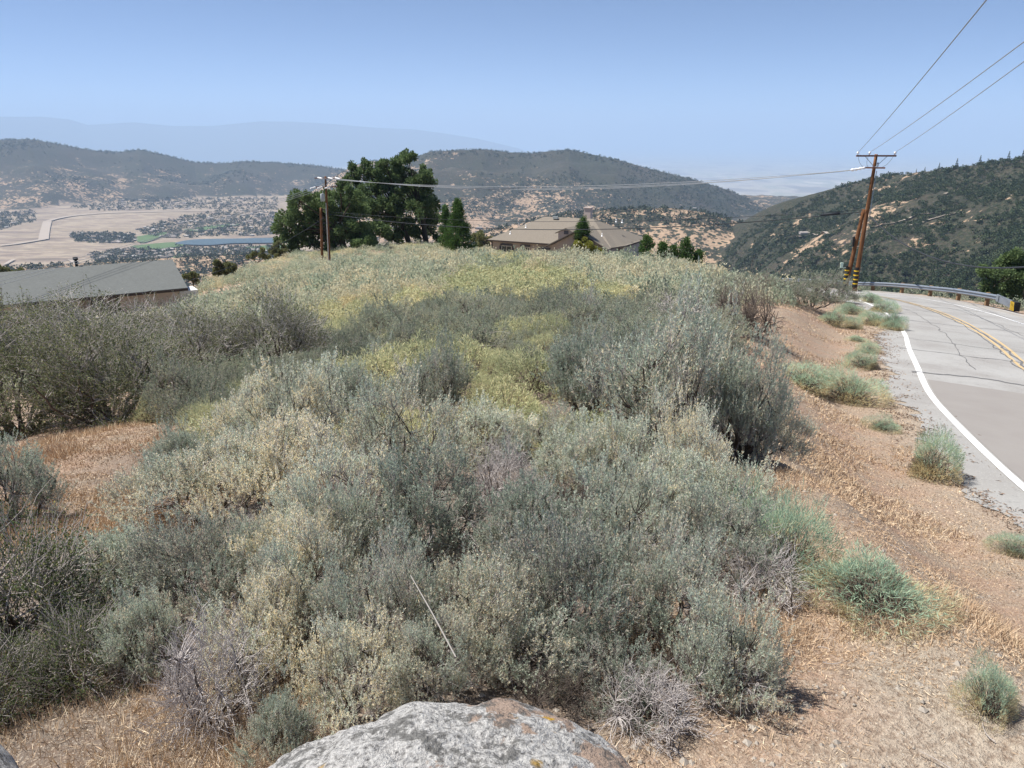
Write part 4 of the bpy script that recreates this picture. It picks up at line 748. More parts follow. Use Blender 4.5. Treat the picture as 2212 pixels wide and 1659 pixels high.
NEAR = [
 ('T', 0, 1265, 925, 105, 712, 'tall silvery sagebrush, left part of the big clump near the middle right'), ('T', 1, 1430, 1010, 165, 705, 'largest silvery sagebrush with dark bare stems in the right-hand clump'), ('T', 0, 1590, 1010, 105, 745, 'sagebrush with black stems at the right end of the big clump, by the bank'),
 ('T', 1, 940, 925, 88, 765, 'upright grey-green sagebrush with dark forked stems left of the yellow grass'), ('S', 4, 770, 930, 105, 775, 'greyish sagebrush left of the dark-stemmed one, halfway up the slope'), ('S', 0, 660, 1000, 105, 800, 'grey twiggy sagebrush right of the yellow-green mounds'), ('S', 1, 850, 1060, 115, 855, 'pinkish bare-twigged sagebrush left of the thicket centre'),
 ('S', 3, 545, 1010, 85, 855, 'small cream-tipped sagebrush above the dry grass patch'), ('S', 4, 1040, 1010, 110, 880, 'silver sagebrush full of bare grey twigs behind the centre'), ('S', 0, 1230, 1080, 110, 930, 'blue-green sagebrush in front of the big clump'), ('S', 4, 1400, 1160, 120, 1010, 'upright blue-green sagebrush below the dark stems'), ('S', 0, 1570, 1170, 105, 1025, 'blue-green sagebrush at the edge of the dirt bank'), ('S', 1, 1640, 1000, 75, 870, 'thin straggly sagebrush leaning out over the bank'),
 ('S', 2, 440, 1140, 135, 960, 'rounded cream-leaved sagebrush beside the dry grass patch'), ('S', 2, 590, 1130, 120, 930, 'cream and green sagebrush with black branches showing inside'), ('S', 1, 730, 1230, 135, 1000, 'wide grey-green sagebrush left of centre'), ('S', 0, 930, 1240, 140, 1010, 'pale sage mound at the centre of the thicket'), ('S', 4, 1130, 1240, 130, 1020, 'bluish sagebrush right of the centre mound'), ('S', 0, 1330, 1260, 130, 1040, 'silver-green sagebrush behind the pinkish crown'), ('S', 1, 1520, 1280, 120, 1080, 'sagebrush with yellow-tipped leaves near the thistle plants'),
 ('S', 4, 300, 1330, 140, 1130, 'deep green sagebrush at the left beside the leafy green shrub'), ('S', 2, 480, 1330, 125, 1110, 'cream-flecked sagebrush above the dead grey brush'), ('S', 3, 660, 1400, 130, 1180, 'dull grey-green sagebrush behind the white stick'), ('S', 1, 850, 1420, 120, 1190, 'dark-based sagebrush beside the white stick'), ('S', 2, 1050, 1430, 130, 1200, 'pink-grey sagebrush above the lichen boulder'), ('S', 2, 1250, 1420, 150, 1130, 'broad pinkish sagebrush with a thick dark trunk'), ('S', 3, 1430, 1420, 130, 1180, 'faded sagebrush with fallen twigs beneath, right of the thick-trunked one'), ('S', 0, 1560, 1540, 120, 1330, 'lowest right sagebrush, green with yellow tips'),
 ('S', 2, 590, 1500, 120, 1290, 'creamy sagebrush right of the dead grey brush'), ('S', 1, 760, 1570, 110, 1370, 'sage mound with cream leaves touching the left of the lichen boulder'), ('S', 3, 940, 1530, 105, 1350, 'low cream sagebrush right behind the top of the lichen boulder'), ('S', 3, 1120, 1490, 120, 1330, 'yellow-tipped sagebrush overhanging the lichen boulder'), ('S', 1, 1330, 1540, 115, 1400, 'sparse sagebrush with black shade beneath, right of the lichen boulder'), ('S', 4, 620, 1640, 80, 1490, 'small green sagebrush sprig left of the lichen boulder'),
 ('S', 4, 330, 1480, 100, 1290, 'green and cream sagebrush between the leafy shrub and the dead brush'), ('S', 0, 30, 1150, 120, 955, 'rounded blue-grey sagebrush cut by the left edge'),
 ('D', 0, 480, 1600, 150, 1310, 'large dead grey brush of arching bare twigs at the lower left'), ('D', 1, 1650, 1330, 110, 1170, 'fan of dead grey twigs between the sagebrush and the round green plant'), ('D', 0, 1400, 1610, 130, 1440, 'tangle of dead twigs in the dark hollow right of the boulder'), ('D', 1, 860, 1360, 100, 1200, 'dead twig tangle in the gap by the white stick'), ('D', 1, 1150, 1370, 110, 1200, 'bare grey twigs under the pinkish sagebrush'), ('D', 2, 1600, 735, 75, 600, 'dense brown dead bush at the top of the dirt bank'), ('D', 1, 1460, 720, 85, 635, 'fallen grey branches left of the brown dead bush'), ('D', 1, 560, 1240, 90, 1110, 'dark bare twigs inside the left sage thicket'),
 ('D', 3, 700, 1450, 85, 1300, 'dark bare tangle added for shade left of the white stick foot'), ('D', 3, 1190, 1570, 90, 1440, 'dark dead twigs standing in for a shaded hollow just above the lichen boulder'), ('D', 3, 1010, 1330, 80, 1190, 'dark dead branches added to shade the hollow right of the white stick'), ('D', 3, 1490, 1500, 90, 1360, 'dark tangled branches added for shade below the faded right sagebrush'), ('D', 3, 1230, 1150, 70, 1020, 'dark bare branches standing in for a shaded gap in the centre right of the thicket'), ('D', 0, 1090, 1110, 85, 930, 'pale upright dead twigs in the upper centre of the thicket'), ('D', 0, 760, 1130, 80, 960, 'pale dead twigs behind the cream sagebrush at centre left'),  # dark-stemmed brush added in the hollows, its colour acting as their shade
 ('F', 0, 1870, 1345, 120, 1190, 'large round blue-green plant with a golden base on the dirt bank'), ('F', 1, 1690, 1270, 90, 1080, 'feathery green plant against the sage thicket'), ('F', 2, 1620, 1200, 70, 1060, 'upright feathery plant left of the round blue-green one'),
 ('F', 1, 2005, 1040, 50, 930, 'blue-green plant growing at the edge of the pavement'), ('F', 0, 1740, 845, 62, 785, 'left of two wide blue-green plants on the middle of the bank'), ('F', 2, 1835, 875, 58, 800, 'right of two wide blue-green plants on the middle of the bank'), ('F', 1, 1865, 800, 34, 755, 'green tuft above the two wide plants by the pavement'), ('F', 2, 1798, 705, 27, 665, 'round green tuft at the top of the bank'), ('F', 0, 1835, 680, 25, 648, 'yellow-green tuft nearest the big bushes on the bank top'), ('F', 1, 1840, 712, 20, 685, 'pale tuft low between the bank-top tufts'), ('F', 0, 1885, 705, 26, 668, 'tuft halfway between bank top and road edge'), ('F', 2, 1925, 712, 24, 668, 'dark green tuft overhanging the white edge line'), ('F', 1, 1905, 675, 26, 645, 'green tuft along the hidden road edge behind the bank'), ('F', 2, 1880, 655, 22, 630, 'farthest roadside tuft where the road slips behind the bank'), ('F', 0, 1850, 740, 18, 722, 'tiny tuft on the bare bank'), ('F', 1, 1875, 765, 20, 738, 'small tuft just above the white line bend'),
 ('F', 0, 1930, 715, 18, 690, 'tiny dark tuft touching the start of the white line'), ('F', 2, 1905, 935, 30, 905, 'low sparse tuft beside the crumbling pavement'), ('F', 2, 2130, 1560, 50, 1440, 'small pale cream-green plant in the dry grass at lower right'), ('F', 1, 2190, 1210, 40, 1160, 'green plant at the right edge beside the pavement'),
 ('C', 0, 70, 1420, 150, 1100, 'dark leafy green shrub with pale sticks at the left edge'), ('C', 0, 200, 1500, 110, 1310, 'lower leafy shrub with yellow leaves beside the dry grass'), ('C', 0, 20, 1560, 110, 1380, 'dark shrub above the shaded rock at lower left'),
 ('M', 0, 40, 950, 200, 655, 'huge dark twiggy bush at the left edge behind the dry grass patch'), ('M', 2, 250, 925, 190, 640, 'huge dark twiggy bush second from the left edge'), ('M', 1, 455, 850, 150, 620, 'large grey twiggy bush in the middle of the left row'), ('M', 1, 610, 815, 125, 590, 'large twiggy bush with bare pale stems, right end of the left row'), ('M', 1, 160, 800, 190, 615, 'twiggy bush rising against the grey house roof'), ('M', 0, -90, 880, 180, 650, 'dark bush mostly cut off by the left edge'), ('M', 1, 350, 780, 130, 630, 'thin grey bush in front of the grey house porch'),
 ('R', 0, 545, 900, 75, 805, 'largest yellow-green mound right of the dry grass patch'), ('R', 1, 450, 945, 70, 865, 'yellow-green mound spilling over the dry grass patch'), ('R', 0, 340, 915, 55, 845, 'small green mound under the dark twiggy bushes'), ('R', 1, 480, 950, 60, 860, 'yellow-tipped mound between two others beside the grass patch'), ('R', 0, 1090, 830, 70, 750, 'bright yellow grassy mound in the middle of the slope'), ('R', 1, 1180, 780, 70, 712, 'yellow-green mound behind the tall silvery sagebrush'), ('R', 0, 1060, 880, 60, 800, 'pale grassy mound below the bright yellow one'), ('R', 1, 1430, 745, 90, 700, 'soft green mound behind the big sagebrush clump'),
 ('SM', 0, 1750, 668, 75, 592, 'big grey-green bush on the crest of the bank, closest to the road'), ('SM', 1, 1680, 655, 60, 598, 'grey bush left of the crest bush, before the guardrail'), ('SM', 2, 1600, 640, 60, 585, 'tall grey bush rising behind the brown dead bush'), ('SM', 3, 1800, 655, 40, 600, 'right end bush of the crest group under the roadside pole'),
]
random.seed(3)
for t_ in NEAR: put(*t_[:6], t_[6])
# white stick lying in the sagebrush
g = Geo(); a = aty(985, 1420, 2.38); b = aty(887, 1243, 2.86); g.tubes(np.array([[a * 0, (b - a) * .5 + [.002, 0, .002], b - a]]), np.array([[.0032, .003, .0022]]), 5, 0); o = g.obj('stick', flat('bleached_stick', (.30,.28,.26), .9)); o.location = a; tag(o, 'thin straight bleached stick lying across the sagebrush', 'stick')
# ---- the slope: individual bushes first, the rest as ground cover
rs = np.random.default_rng(21); spots = []
def free(x, y, r, f=.55):
    for (a, b, c) in placed:
        if abs(a - x) < c + r and math.hypot(a - x, b - y) < (c + r) * f: return False
    return True
cand = []
for _ in range(60000):
    y = 6.5 + 124 * rs.random() ** 1.15; azm = rs.uniform(-.66, .56); x = y * math.tan(azm); cand.append((x, y))
cand = np.array(cand); de, sd, _, _ = dist_to(EDGE, cand[:, 0], cand[:, 1]); keep = ((sd > 0) | (cand[:, 1] > 97)) & (de > 2.0 + .07 * cand[:, 1].clip(0, 60)); keep &= ~((cand[:, 1] < 26) & (de < 4.3)); cand = cand[keep]
zc = gz(cand[:, 0], cand[:, 1]); f_ = cand[:, 1] * math.cos(TH) - zc * math.sin(TH); pxx = 1106 + FP * cand[:, 0] / f_; pyy = 829.5 - FP * (cand[:, 1] * math.sin(TH) + zc * math.cos(TH)) / f_
ok = (pxx > -260) & (pxx < 2000) & (zc > -27) & ~((pxx < 400) & (pyy > 850) & (pyy < 1300)) & ~((pxx > 1560) & (pyy > 660) & (pyy > 660)) & ~((cand[:, 0] < -26.5) & (cand[:, 1] > 44) & (cand[:, 1] < 84) & (cand[:, 1] > 68 + (cand[:, 0] + 27) * .65 - 3) & (cand[:, 1] < 68 + (cand[:, 0] + 27) * .65 + 14)); cand = cand[ok]; pyy = pyy[ok]; pxx = pxx[ok]
cell = {}
sel = []
for (x, y), py, px in zip(cand, pyy, pxx):
    r = rs.uniform(.36, .78) * (1.0 if y < 40 else rs.uniform(.85, 1.5)); k = (int(x // 2), int(y // 2)); hit = False
    for i in (-1, 0, 1):
        for j in (-1, 0, 1):
            for (a, b, c) in cell.get((k[0] + i, k[1] + j), ()):
                if (a - x) ** 2 + (b - y) ** 2 < ((c + r) * .62) ** 2: hit = True
    if hit or (y < 34 and not free(x, y, r, .8 if y < 16 else .6)): continue
    cell.setdefault(k, []).append((x, y, r)); sel.append((x, y, r, py, px))
sel.sort(key=lambda q: q[1])
nf = 0
fw = lambda px, py: ('in the back of' if py < 1150 else 'in the middle of' if py < 1350 else 'at the front of') + ' the thicket, ' + ('left of the stick' if px < 800 else 'straight above the boulder' if px < 1200 else 'toward the dirt bank')
for _ in range(900):
    px = rs.uniform(330, 1640); py = rs.uniform(960, 1560)
    if px > 1500 and py > 1380: continue
    if px < 560 and py > 1330: continue
    p = at(px, py); r = rs.uniform(.26, .42)
    if nf < 8 and free(p[0], p[1], r, .42):
        nf += 1; placed.append((p[0], p[1], r)); shrub('sagebrush', SAGE[int(rs.integers(0, 5))], (p[0], p[1], p[2] - .03), r / .7, rs.uniform(.45, .75) / .95, 'small sagebrush filling a gap ' + fw(px, py), 'sagebrush', 'small sagebrush filling gaps ' + fw(px, py))
FS = [farbush(300 + i, mu=m) for i, m in enumerate((.15, .3, .45, .6, .25))]; FSM = [g_.mesh('far_sage', [M['sage_far'], M['twig']]) for g_ in FS]
FR = [farbush(320 + i, 620, .075, .045, 'rabbit', 8, .58, .5, m) for i, m in enumerate((.3, .5, .65))]; FRM = [g_.mesh('far_rabbit', [M['rabbit'], M['brush']]) for g_ in FR]
cnt = {'S': 0, 'R': 0}; rest = []
def where(px, y):
    a_ = ('beside the twiggy bushes on the left' if px < 620 else 'between the left bushes and the dark-stemmed sagebrush' if px < 950 else 'above the middle of the thicket' if px < 1300 else 'behind the big silvery sagebrush clump' if px < 1600 else 'at the top of the dirt bank')
    b_ = ('below the grey-roofed house' if px < 520 else 'below the transformer pole' if px < 800 else 'below the tall oaks' if px < 960 else 'below the cedars' if px < 1060 else 'below the left end of the brown-roofed house' if px < 1230 else 'below the golden shrub' if px < 1380 else 'below the small pines' if px < 1540 else 'near the guardrail')
    return a_ if y < 20 else b_ + (', lower on the slope' if y < 36 else ', near the crest')
zones = lambda y: 'close behind the foreground thicket' if y < 18 else ('on the middle of the slope' if y < 40 else 'on the upper slope near the crest')
for (x, y, r, py, px) in sel:
    yel = fbm(np.array([x * .12 + 3]), np.array([y * .07]), 3, 44)[0] - .085 - .03 * (y < 20) + .13 * sstep(18, 36, y) + .03 * sstep(-6, 4, x) - .10 * (x < -15) - .12 * sstep(-2, -14, x)
    kd = 'R' if yel + rs.normal() * .05 > .56 else 'S'; z = g1(x, y) - .04; rz = rs.random() * 6.28; hh = r * rs.uniform(1.0, 1.4) * (.85 if kd == 'R' else 1.15) * (.62 if y > 84 else 1)
    lim = 290 - (42 if kd == 'S' else 8)
    wh_ = where(px, y); sz_ = 'larger ' if r > .56 else 'smaller '
    if cnt[kd] < lim and y < 60:
        cnt[kd] += 1
        if y < 24: nm, ms, R0, H0 = KIND['SM' if kd == 'S' else 'RM']; shrub(nm, ms[int(rs.integers(0, len(ms)))], (x, y, z), r / R0, hh / H0, sz_ + ('grey-green sagebrush ' if kd == 'S' else 'yellow-green mound ') + wh_, CAT[nm], sz_ + nm + ' ' + wh_, rz)
        else:
            o = bpy.data.objects.new('sagebrush' if kd == 'S' else 'rabbitbrush', (FSM if kd == 'S' else FRM)[int(rs.integers(0, 5 if kd == 'S' else 3))]); link(o); o.location = (x, y, z); o.rotation_euler = (0, 0, rz); s_ = r / .6; o.scale = (s_, s_, hh / .62)
            tag(o, sz_ + ('grey-green sagebrush ' if kd == 'S' else 'yellow-green mound ') + wh_, 'sagebrush' if kd == 'S' else 'rabbitbrush', sz_ + ('sagebrush ' if kd == 'S' else 'rabbitbrush ') + wh_)
    else: rest.append((kd, x, y, z, r, hh, rz))
def merge(name, protos, items, mats, label):       # items: (proto, x, y, z, sx, sz, rot)
    out = Geo(); arr = [(np.concatenate(p.v), p) for p in protos]
    for (k, x, y, z, sx, sz, ro) in items:
        V, p = arr[k]; c_, s_ = math.cos(ro), math.sin(ro); W_ = np.stack([(V[:, 0] * c_ - V[:, 1] * s_) * sx + x, (V[:, 0] * s_ + V[:, 1] * c_) * sx + y, V[:, 2] * sz + z], 1); b = out.n
        out.v.append(W_); out.n += len(V); dt = rs.normal() * .22; out.t += [np.clip(q_ + dt, 0, 1) for q_ in p.t]; out.m += p.m; out.sm += p.sm; out.f += [f + b for f in p.f]
    return tag(out.obj(name, mats), label, None, None, 'stuff')
LS_ = [farbush(340 + i, 380, .085, .055, 'sage_far', 5, mu=m) for i, m in enumerate((.2, .4, .6))]; LR_ = [farbush(350 + i, 380, .085, .055, 'rabbit', 0, .58, .5, m) for i, m in enumerate((.3, .6))]
merge('distant_sagebrush', LS_, [(int(rs.integers(0, 3)), x, y, z, r / .6, hh / .62, ro) for kd, x, y, z, r, hh, ro in rest if kd == 'S'], [M['sage_far'], M['twig']], 'grey-green sagebrush covering the far crest of the spur')
merge('distant_rabbitbrush', LR_, [(int(rs.integers(0, 2)), x, y, z, r / .6, hh / .62, ro) for kd, x, y, z, r, hh, ro in rest if kd == 'R'], [M['rabbit'], M['brush']], 'yellow-green rabbitbrush covering the far crest of the spur')
# brush below the guardrail on the outer slope
it = []
for _ in range(900):
    i = rs.integers(0, len(EDGE)); o_ = W2 + 2.9 + rs.random() ** 1.3 * 22; T = EDGE[min(i + 1, len(EDGE) - 1)] - EDGE[i - 1 if i else 0]; T = T / max(np.linalg.norm(T), 1e-6); q = EDGE[i] + np.array([T[1], -T[0]]) * o_; r = rs.uniform(.3, .8)
    if dist_to(EDGE, q[:1], q[1:])[0][0] > W2 + 2.6: it.append((int(rs.integers(0, 3)), q[0], q[1], g1(*q) - .05, r / .6, r / .62, rs.random() * 6.28))
merge('roadside_brush', LS_, it, [M['sage_far'], M['twig']], 'low grey brush on the slope below the guardrail')
# ---- dry grass and straw
rng = np.random.default_rng(55)
def scatter(n, y0, y1, a0, a1, pw=1.0):
    y = y0 * (y1 / y0) ** (rng.random(n) ** pw); x = y * np.tan(rng.uniform(a0, a1, n)); return x, y
def grass(name, n, y0, y1, a0, a1, h, wd, label, dens=None, straw=.35, thr=.43):
    x, y = scatter(n, y0, y1, a0, a1); d, s, _, _ = dist_to(EDGE, x, y); k = ((s > 0) & (d > .75 + .5 * rng.random(n))); pt = fbm(x * 1.1, y * 1.1, 3, 61); k &= pt + rng.normal(size=n) * .07 > thr
    if dens is not None: k &= dens(x, y)
    x, y, pt = x[k], y[k], pt[k]; n = len(x); z = gz(x, y) - .01; D = UP + rng.normal(size=(n, 3)) * [.45, .45, .1]; st = rng.random(n) < straw; D[st] = rng.normal(size=(st.sum(), 3)) * [1, 1, .12] + [0, 0, .1]
    sc = (np.hypot(x, y) / 4) ** .5; L = h * rng.uniform(.4, 1.3, n) * np.clip((pt - .4) * 5, .4, 1.3); g = Geo(); z = z + st * .012; g.leaves(np.stack([x, y, z], 1), D, L, wd * sc * rng.uniform(.6, 1.3, n), np.clip(rng.normal(.5, .25, n) + (fbm(x * .5, y * .5, 2, 3) - .5) * .6, 0, 1), 0, .35)
    return tag(g.obj(name, M['grass']), label, None, None, 'stuff')
grass('dry_grass', 150000, 1.6, 9, .12, .85, .075, .0036, 'dry tan grass and straw on the dirt bank beside the road', lambda x, y: ~((x > .1) & (x < 1.6) & (y < 2.9) & (rng.random(len(x)) < .75)), .5, .34)
grass('dry_grass', 150000, 9, 42, .12, .75, .085, .006, 'dry tan grass higher up the dirt bank', None, .5, .34)
grass('dry_grass', 60000, 1.3, 3.4, -.95, -.25, .20, .0036, 'golden dry grass at the lower left corner', None, .15, .2)
def leftpatch(x, y): return (np.abs(x + 4.9) < 3.6) & (y > 4.6)
grass('dry_grass', 190000, 5, 13, -.80, -.22, .10, .0045, 'orange-tan dry grass patch left of the sage thicket', leftpatch, .3, .22)
grass('dry_grass', 50000, 12, 90, -.5, .3, .16, .010, 'dry grass between the bushes of the slope')
g = Geo(); n = 5000; x, y = scatter(n, 1.6, 22, -.2, .85); d, s, _, _ = dist_to(EDGE, x, y); k = (s > 0) & (d > .5); x, y = x[k], y[k]; n = len(x); z = gz(x, y); r = .004 + .016 * rng.random(n) ** 4; r *= (1 + y * .05)
O = np.array([(1,0,0),(0,1,0),(-1,0,0),(0,-1,0),(0,0,.7),(0,0,-.7)]); V = np.stack([x, y, z], 1)[:, None] + O[None] * r[:, None, None] * rng.uniform(.6, 1.3, (n, 6, 1)); F = np.array([(0,1,4),(1,2,4),(2,3,4),(3,0,4),(1,0,5),(2,1,5),(3,2,5),(0,3,5)]); g.add(V.reshape(-1, 3), (F[None] + np.arange(n)[:, None, None] * 6).reshape(-1, 3)); tag(g.obj('gravel', flat('pale_pebble', (.42,.38,.33), .95, (.27,.24,.21), 20)), 'small pale pebbles scattered on the bank', None, None, 'stuff')
n = 26000; ii = rng.integers(0, len(EDGE) - 1, n); oo = -.75 + rng.normal(size=n) * .30 - .25 * rng.random(n); T = np.gradient(EDGE, axis=0); T /= np.linalg.norm(T, axis=1)[:, None]; q = EDGE[ii] + (EDGE[ii + 1] - EDGE[ii]) * rng.random((n, 1)) + np.stack([T[ii, 1], -T[ii, 0]], 1) * oo[:, None]; cl = fbm(q[:, 0] * 2.5, q[:, 1] * 2.5, 3, 88) > .46; q = q[cl & (q[:, 1] > 1) & (q[:, 1] < 50)]; n = len(q); lz = np.maximum(gz(q[:, 0], q[:, 1]), pave_z(q[:, 0], q[:, 1])) + .006
g = Geo(); g.leaves(np.column_stack([q, lz]), rng.normal(size=(n, 3)) * [1, 1, .15] + [0, 0, .08], .05 * rng.uniform(.5, 1.8, n), .012 * rng.uniform(.5, 2, n), rng.random(n), 0); tag(g.obj('leaf_litter', leaf_mat('brown_litter', [(0, (.16,.11,.085)), (.6, (.28,.20,.15)), (1, (.46,.36,.27))], .1)), 'brown leaf litter and crumbled edge along the pavement', None, None, 'stuff')
# fallen twigs on the dirt
g = Geo()
n = 120; x, y = scatter(n, 1.7, 14, .1, .8); d, s, _, _ = dist_to(EDGE, x, y); k = (s > 0) & (d > .6); x, y = x[k], y[k]; n = len(x); A = np.stack([x, y, gz(x, y) + .015], 1); ph = rng.random(n) * 6.28; L = rng.uniform(.05, .18, n); E = A + np.stack([np.cos(ph) * L, np.sin(ph) * L, L * 0], 1); E[:, 2] = gz(E[:, 0], E[:, 1]) + .02; g.tubes(bez(A, (A + E) / 2 + rng.normal(size=A.shape) * [.02, .02, .012], E, 5), np.array([[.0028, .0024, .002, .0018, .001]]), 4, 0); tag(g.obj('fallen_twigs', M['twig']), 'fallen grey twigs on the dirt bank', None, None, 'stuff')
# ------------------------------------------------------------------ trees near the crest
def tree(name, basepx, Y, clumps, label, cat='tree', mat='oak', lsize=.34, dens=1.0, trunk=.35, jit=1.6, flat_=.8, group=None, fork=.42, seed=0):
    global rng; rng = np.random.default_rng(900 + seed); b = aty(basepx[0], basepx[1], Y); b[2] = min(b[2], g1(b[0], b[1])) if Y < 175 else b[2]; e = empty(name, b); tag(e, label, cat, group); g, gf = Geo(), Geo(); Cs = []; Rs = []
    for (x, y, r) in clumps: c = aty(x, y, Y + rng.normal() * jit) - b; Cs.append(c); Rs.append(r / FP * Y * 1.2)
    Cs = np.array(Cs); Rs = np.array(Rs); top = Cs[:, 2].max(); fk = np.array([Cs[:, 0].mean() * .35, 0, top * fork])
    g.tubes(np.array([[(0, 0, -.8), (0, 0, .3), fk * .6, fk]]), np.array([[trunk * 1.5, trunk * 1.15, trunk, trunk * .8]]), 10, 0)
    n = len(Cs); A = np.repeat(fk[None], n, 0) * rng.uniform(.75, 1.0, (n, 1)); Bm = (A + Cs) / 2 + np.array([0, 0, -.2]) + rng.normal(size=(n, 3)) * .35; P = bez(A, Bm, Cs, 8); g.tubes(P, np.linspace(trunk * .42, .05, 8)[None], 6, 0)
    k = rng.integers(0, n, n * 7); A = Cs[k] * .8 + P[k, 5] * .2; E = Cs[k] + unit(len(k)) * Rs[k][:, None] * .85; g.tubes(bez(A, (A + E) / 2 + rng.normal(size=A.shape) * .2, E, 5), np.array([[.07, .055, .045, .03, .015]]), 4, 0); g.obj('trunk', M['bark'], e)
    for c, r in zip(Cs, Rs):
        m = int(640 * r * r * dens * (.3 / lsize) ** 2); sub = max(5, int(r * 5)); sc = unit(sub) * r * rng.uniform(.35, 1.0, (sub, 1)); q = rng.integers(0, sub, m); d = unit(m); Pp = c + sc[q] * [1, 1, flat_] + d * r * .36 * rng.random((m, 1)) ** .5
        gf.leaves(Pp, d + unit(m) * .8 + [0, 0, .3], lsize * rng.uniform(.6, 1.3, m), lsize * .62, np.clip(rng.normal(.5, .22, m), 0, 1), 0)
    gf.obj('crown', M[mat], e); return e
tree('oak_tree', (745, 548), 108, [(640,430,24),(622,470,24),(618,500,22),(645,512,26),(665,455,28),(690,425,22),(700,468,30),(738,440,30),(735,402,15),(765,470,30),(782,505,30),(725,512,26),(640,535,18),(800,522,24),(822,500,22),(765,425,20),(700,503,26),(680,525,16),(602,515,12),(715,540,14),(770,535,18),(750,500,24),(735,470,24),(712,440,20),(800,500,20),(660,490,22)], 'broad dark oak on the left, behind the transformer pole', trunk=.4, seed=1)
tree('oak_tree', (885, 532), 119, [(772,372,18),(752,386,13),(790,352,11),(800,385,20),(828,398,18),(790,415,18),(828,440,20),(800,450,18),(852,468,18),(865,498,16),(848,515,12),(812,420,16),(832,352,13),(815,368,16),(835,470,16),(775,395,14),(820,490,14),(850,425,18),(775,440,16),(832,510,13),(810,455,18)], 'middle oak with a leaning open crown', trunk=.36, seed=2)
tree('oak_tree', (921, 532), 121, [(860,350,18),(843,372,14),(882,343,17),(870,378,23),(900,385,22),(922,402,18),(914,372,12),(890,420,20),(903,450,25),(932,455,17),(928,488,18),(882,482,18),(905,508,15),(942,510,11),(860,425,16),(875,332,8),(845,400,18),(865,445,18),(925,430,15),(875,400,18),(890,500,14),(862,515,12),(920,470,18),(942,475,12),(938,440,12)], 'tallest dark oak, right of the oak group', trunk=.38, seed=3)
def conifer(name, px, yb, yt, hw, Y, label, mat='cedar', lsize=.22, cone=1.0, group=None, dens=1.0, seed=0):
    global rng; rng = np.random.default_rng(950 + seed); b = aty(px, yb, Y); b[2] = min(b[2], g1(b[0], b[1]) if Y < 175 else b[2]); e = empty(name, b); tag(e, label, 'tree', group); t = aty(px, yt, Y); Hh_ = t[2] - b[2]; Rr_ = hw / FP * Y; g, gf = Geo(), Geo()
    g.tubes(np.array([[(0, 0, -.5), (0, 0, Hh_ * .5), (0, 0, Hh_ * .97)]]), np.array([[.22, .14, .02]]), 8, 0); nb = int(70 * dens) ; z = Hh_ * (.03 + .93 * np.sort(rng.random(nb))); ph = rng.random(nb) * 6.28; L = Rr_ * np.clip(1.06 - z / Hh_, .03, 1) ** (.75 * cone) * rng.uniform(.75, 1.12, nb)
    A = np.stack([z * 0, z * 0, z], 1); E = A + np.stack([np.cos(ph) * L, np.sin(ph) * L, L * .12], 1); g.tubes(bez(A, (A + E) / 2 - [0, 0, .05], E, 4), np.array([[.05, .04, .025, .01]]), 4, 0); g.obj('trunk', M['bark'], e)
    m = int(nb * 120 * Rr_ / 2 * (.22 / lsize) ** 1.5); k = rng.integers(0, nb, m); t_ = rng.random(m) ** .6; P = A[k] + (E - A)[k] * t_[:, None] + rng.normal(size=(m, 3)) * [.17, .17, .2]; D = (E - A)[k] * .5 + [0, 0, .8 * 1.0] + rng.normal(size=(m, 3)) * .5; gf.leaves(P, D, lsize * rng.uniform(.6, 1.4, m), lsize * .4, rng.random(m), 0); gf.obj('crown', M[mat], e); return e
conifer('cedar_tree', 990, 545, 432, 39, 108, 'larger of two dense green conical cedars right of the oaks', cone=1.35, dens=1.8, seed=1); conifer('cedar_tree', 963, 540, 444, 23, 112, 'slimmer cedar squeezed between the oaks and the larger cedar', cone=1.35, dens=1.5, seed=2)
conifer('cedar_tree', 1258, 535, 470, 30, 117, 'small cedar standing in front of the house gable', dens=1.2, seed=3)
tree('golden_shrub', (1266, 556), 112, [(1245,535,13),(1262,527,13),(1282,535,13),(1270,543,15),(1295,543,9),(1240,545,9)], 'rounded golden-green shrub in front of the small cedar', 'shrub', 'gold', .16, 1.3, .08, .4, seed=4)
for k, (px, yb, yt, hw, lb) in enumerate(((1396, 572, 509, 21, 'leftmost of the small pines right of the house'), (1430, 572, 526, 19, 'second small pine right of the house'), (1452, 574, 532, 17, 'third small pine right of the house'), (1480, 578, 519, 32, 'broadest and darkest pine at the right of the row'), (1508, 580, 543, 20, 'low pine at the right end of the row'))): conifer('pine_tree', px, yb, yt, hw, 104, lb, 'cedar', .3, .8, 'small pines right of the house', .7, 10 + k)
tree('oak_tree', (2190, 690), 74, [(2150,600,28),(2180,580,30),(2210,560,30),(2170,630,28),(2205,615,34),(2240,590,34),(2140,635,18),(2215,650,26),(2250,630,30),(2230,535,18)], 'dark oak at the right edge below the guardrail', trunk=.35, lsize=.22, seed=5)
tree('olive_bush', (1040, 540), 128, [(1025,512,11),(1040,508,12),(1055,518,10),(1045,525,12),(1030,530,10)], 'olive-green bush beside the left end of the house', 'bush', 'mahog', .22, 1, .1, .6, seed=6)
tree('olive_bush', (485, 592), 88, [(475,575,14),(492,572,13),(505,583,8),(468,587,9),(485,586,12)], 'round olive bush on the left skyline of the spur', 'bush', 'mahog', .15, 1.2, .08, .4, seed=7)
tree('olive_bush', (555, 566), 97, [(545,552,11),(560,548,12),(572,556,8)], 'olive bush left of the broad oak on the skyline', 'bush', 'mahog', .16, 1.2, .08, .4, seed=8)
tree('olive_bush', (598, 556), 104, [(590,540,10),(603,534,11),(612,545,9),(600,548,12)], 'dark bush tucked under the left side of the broad oak', 'bush', 'mahog', .18, 1.2, .08, .4, seed=9)
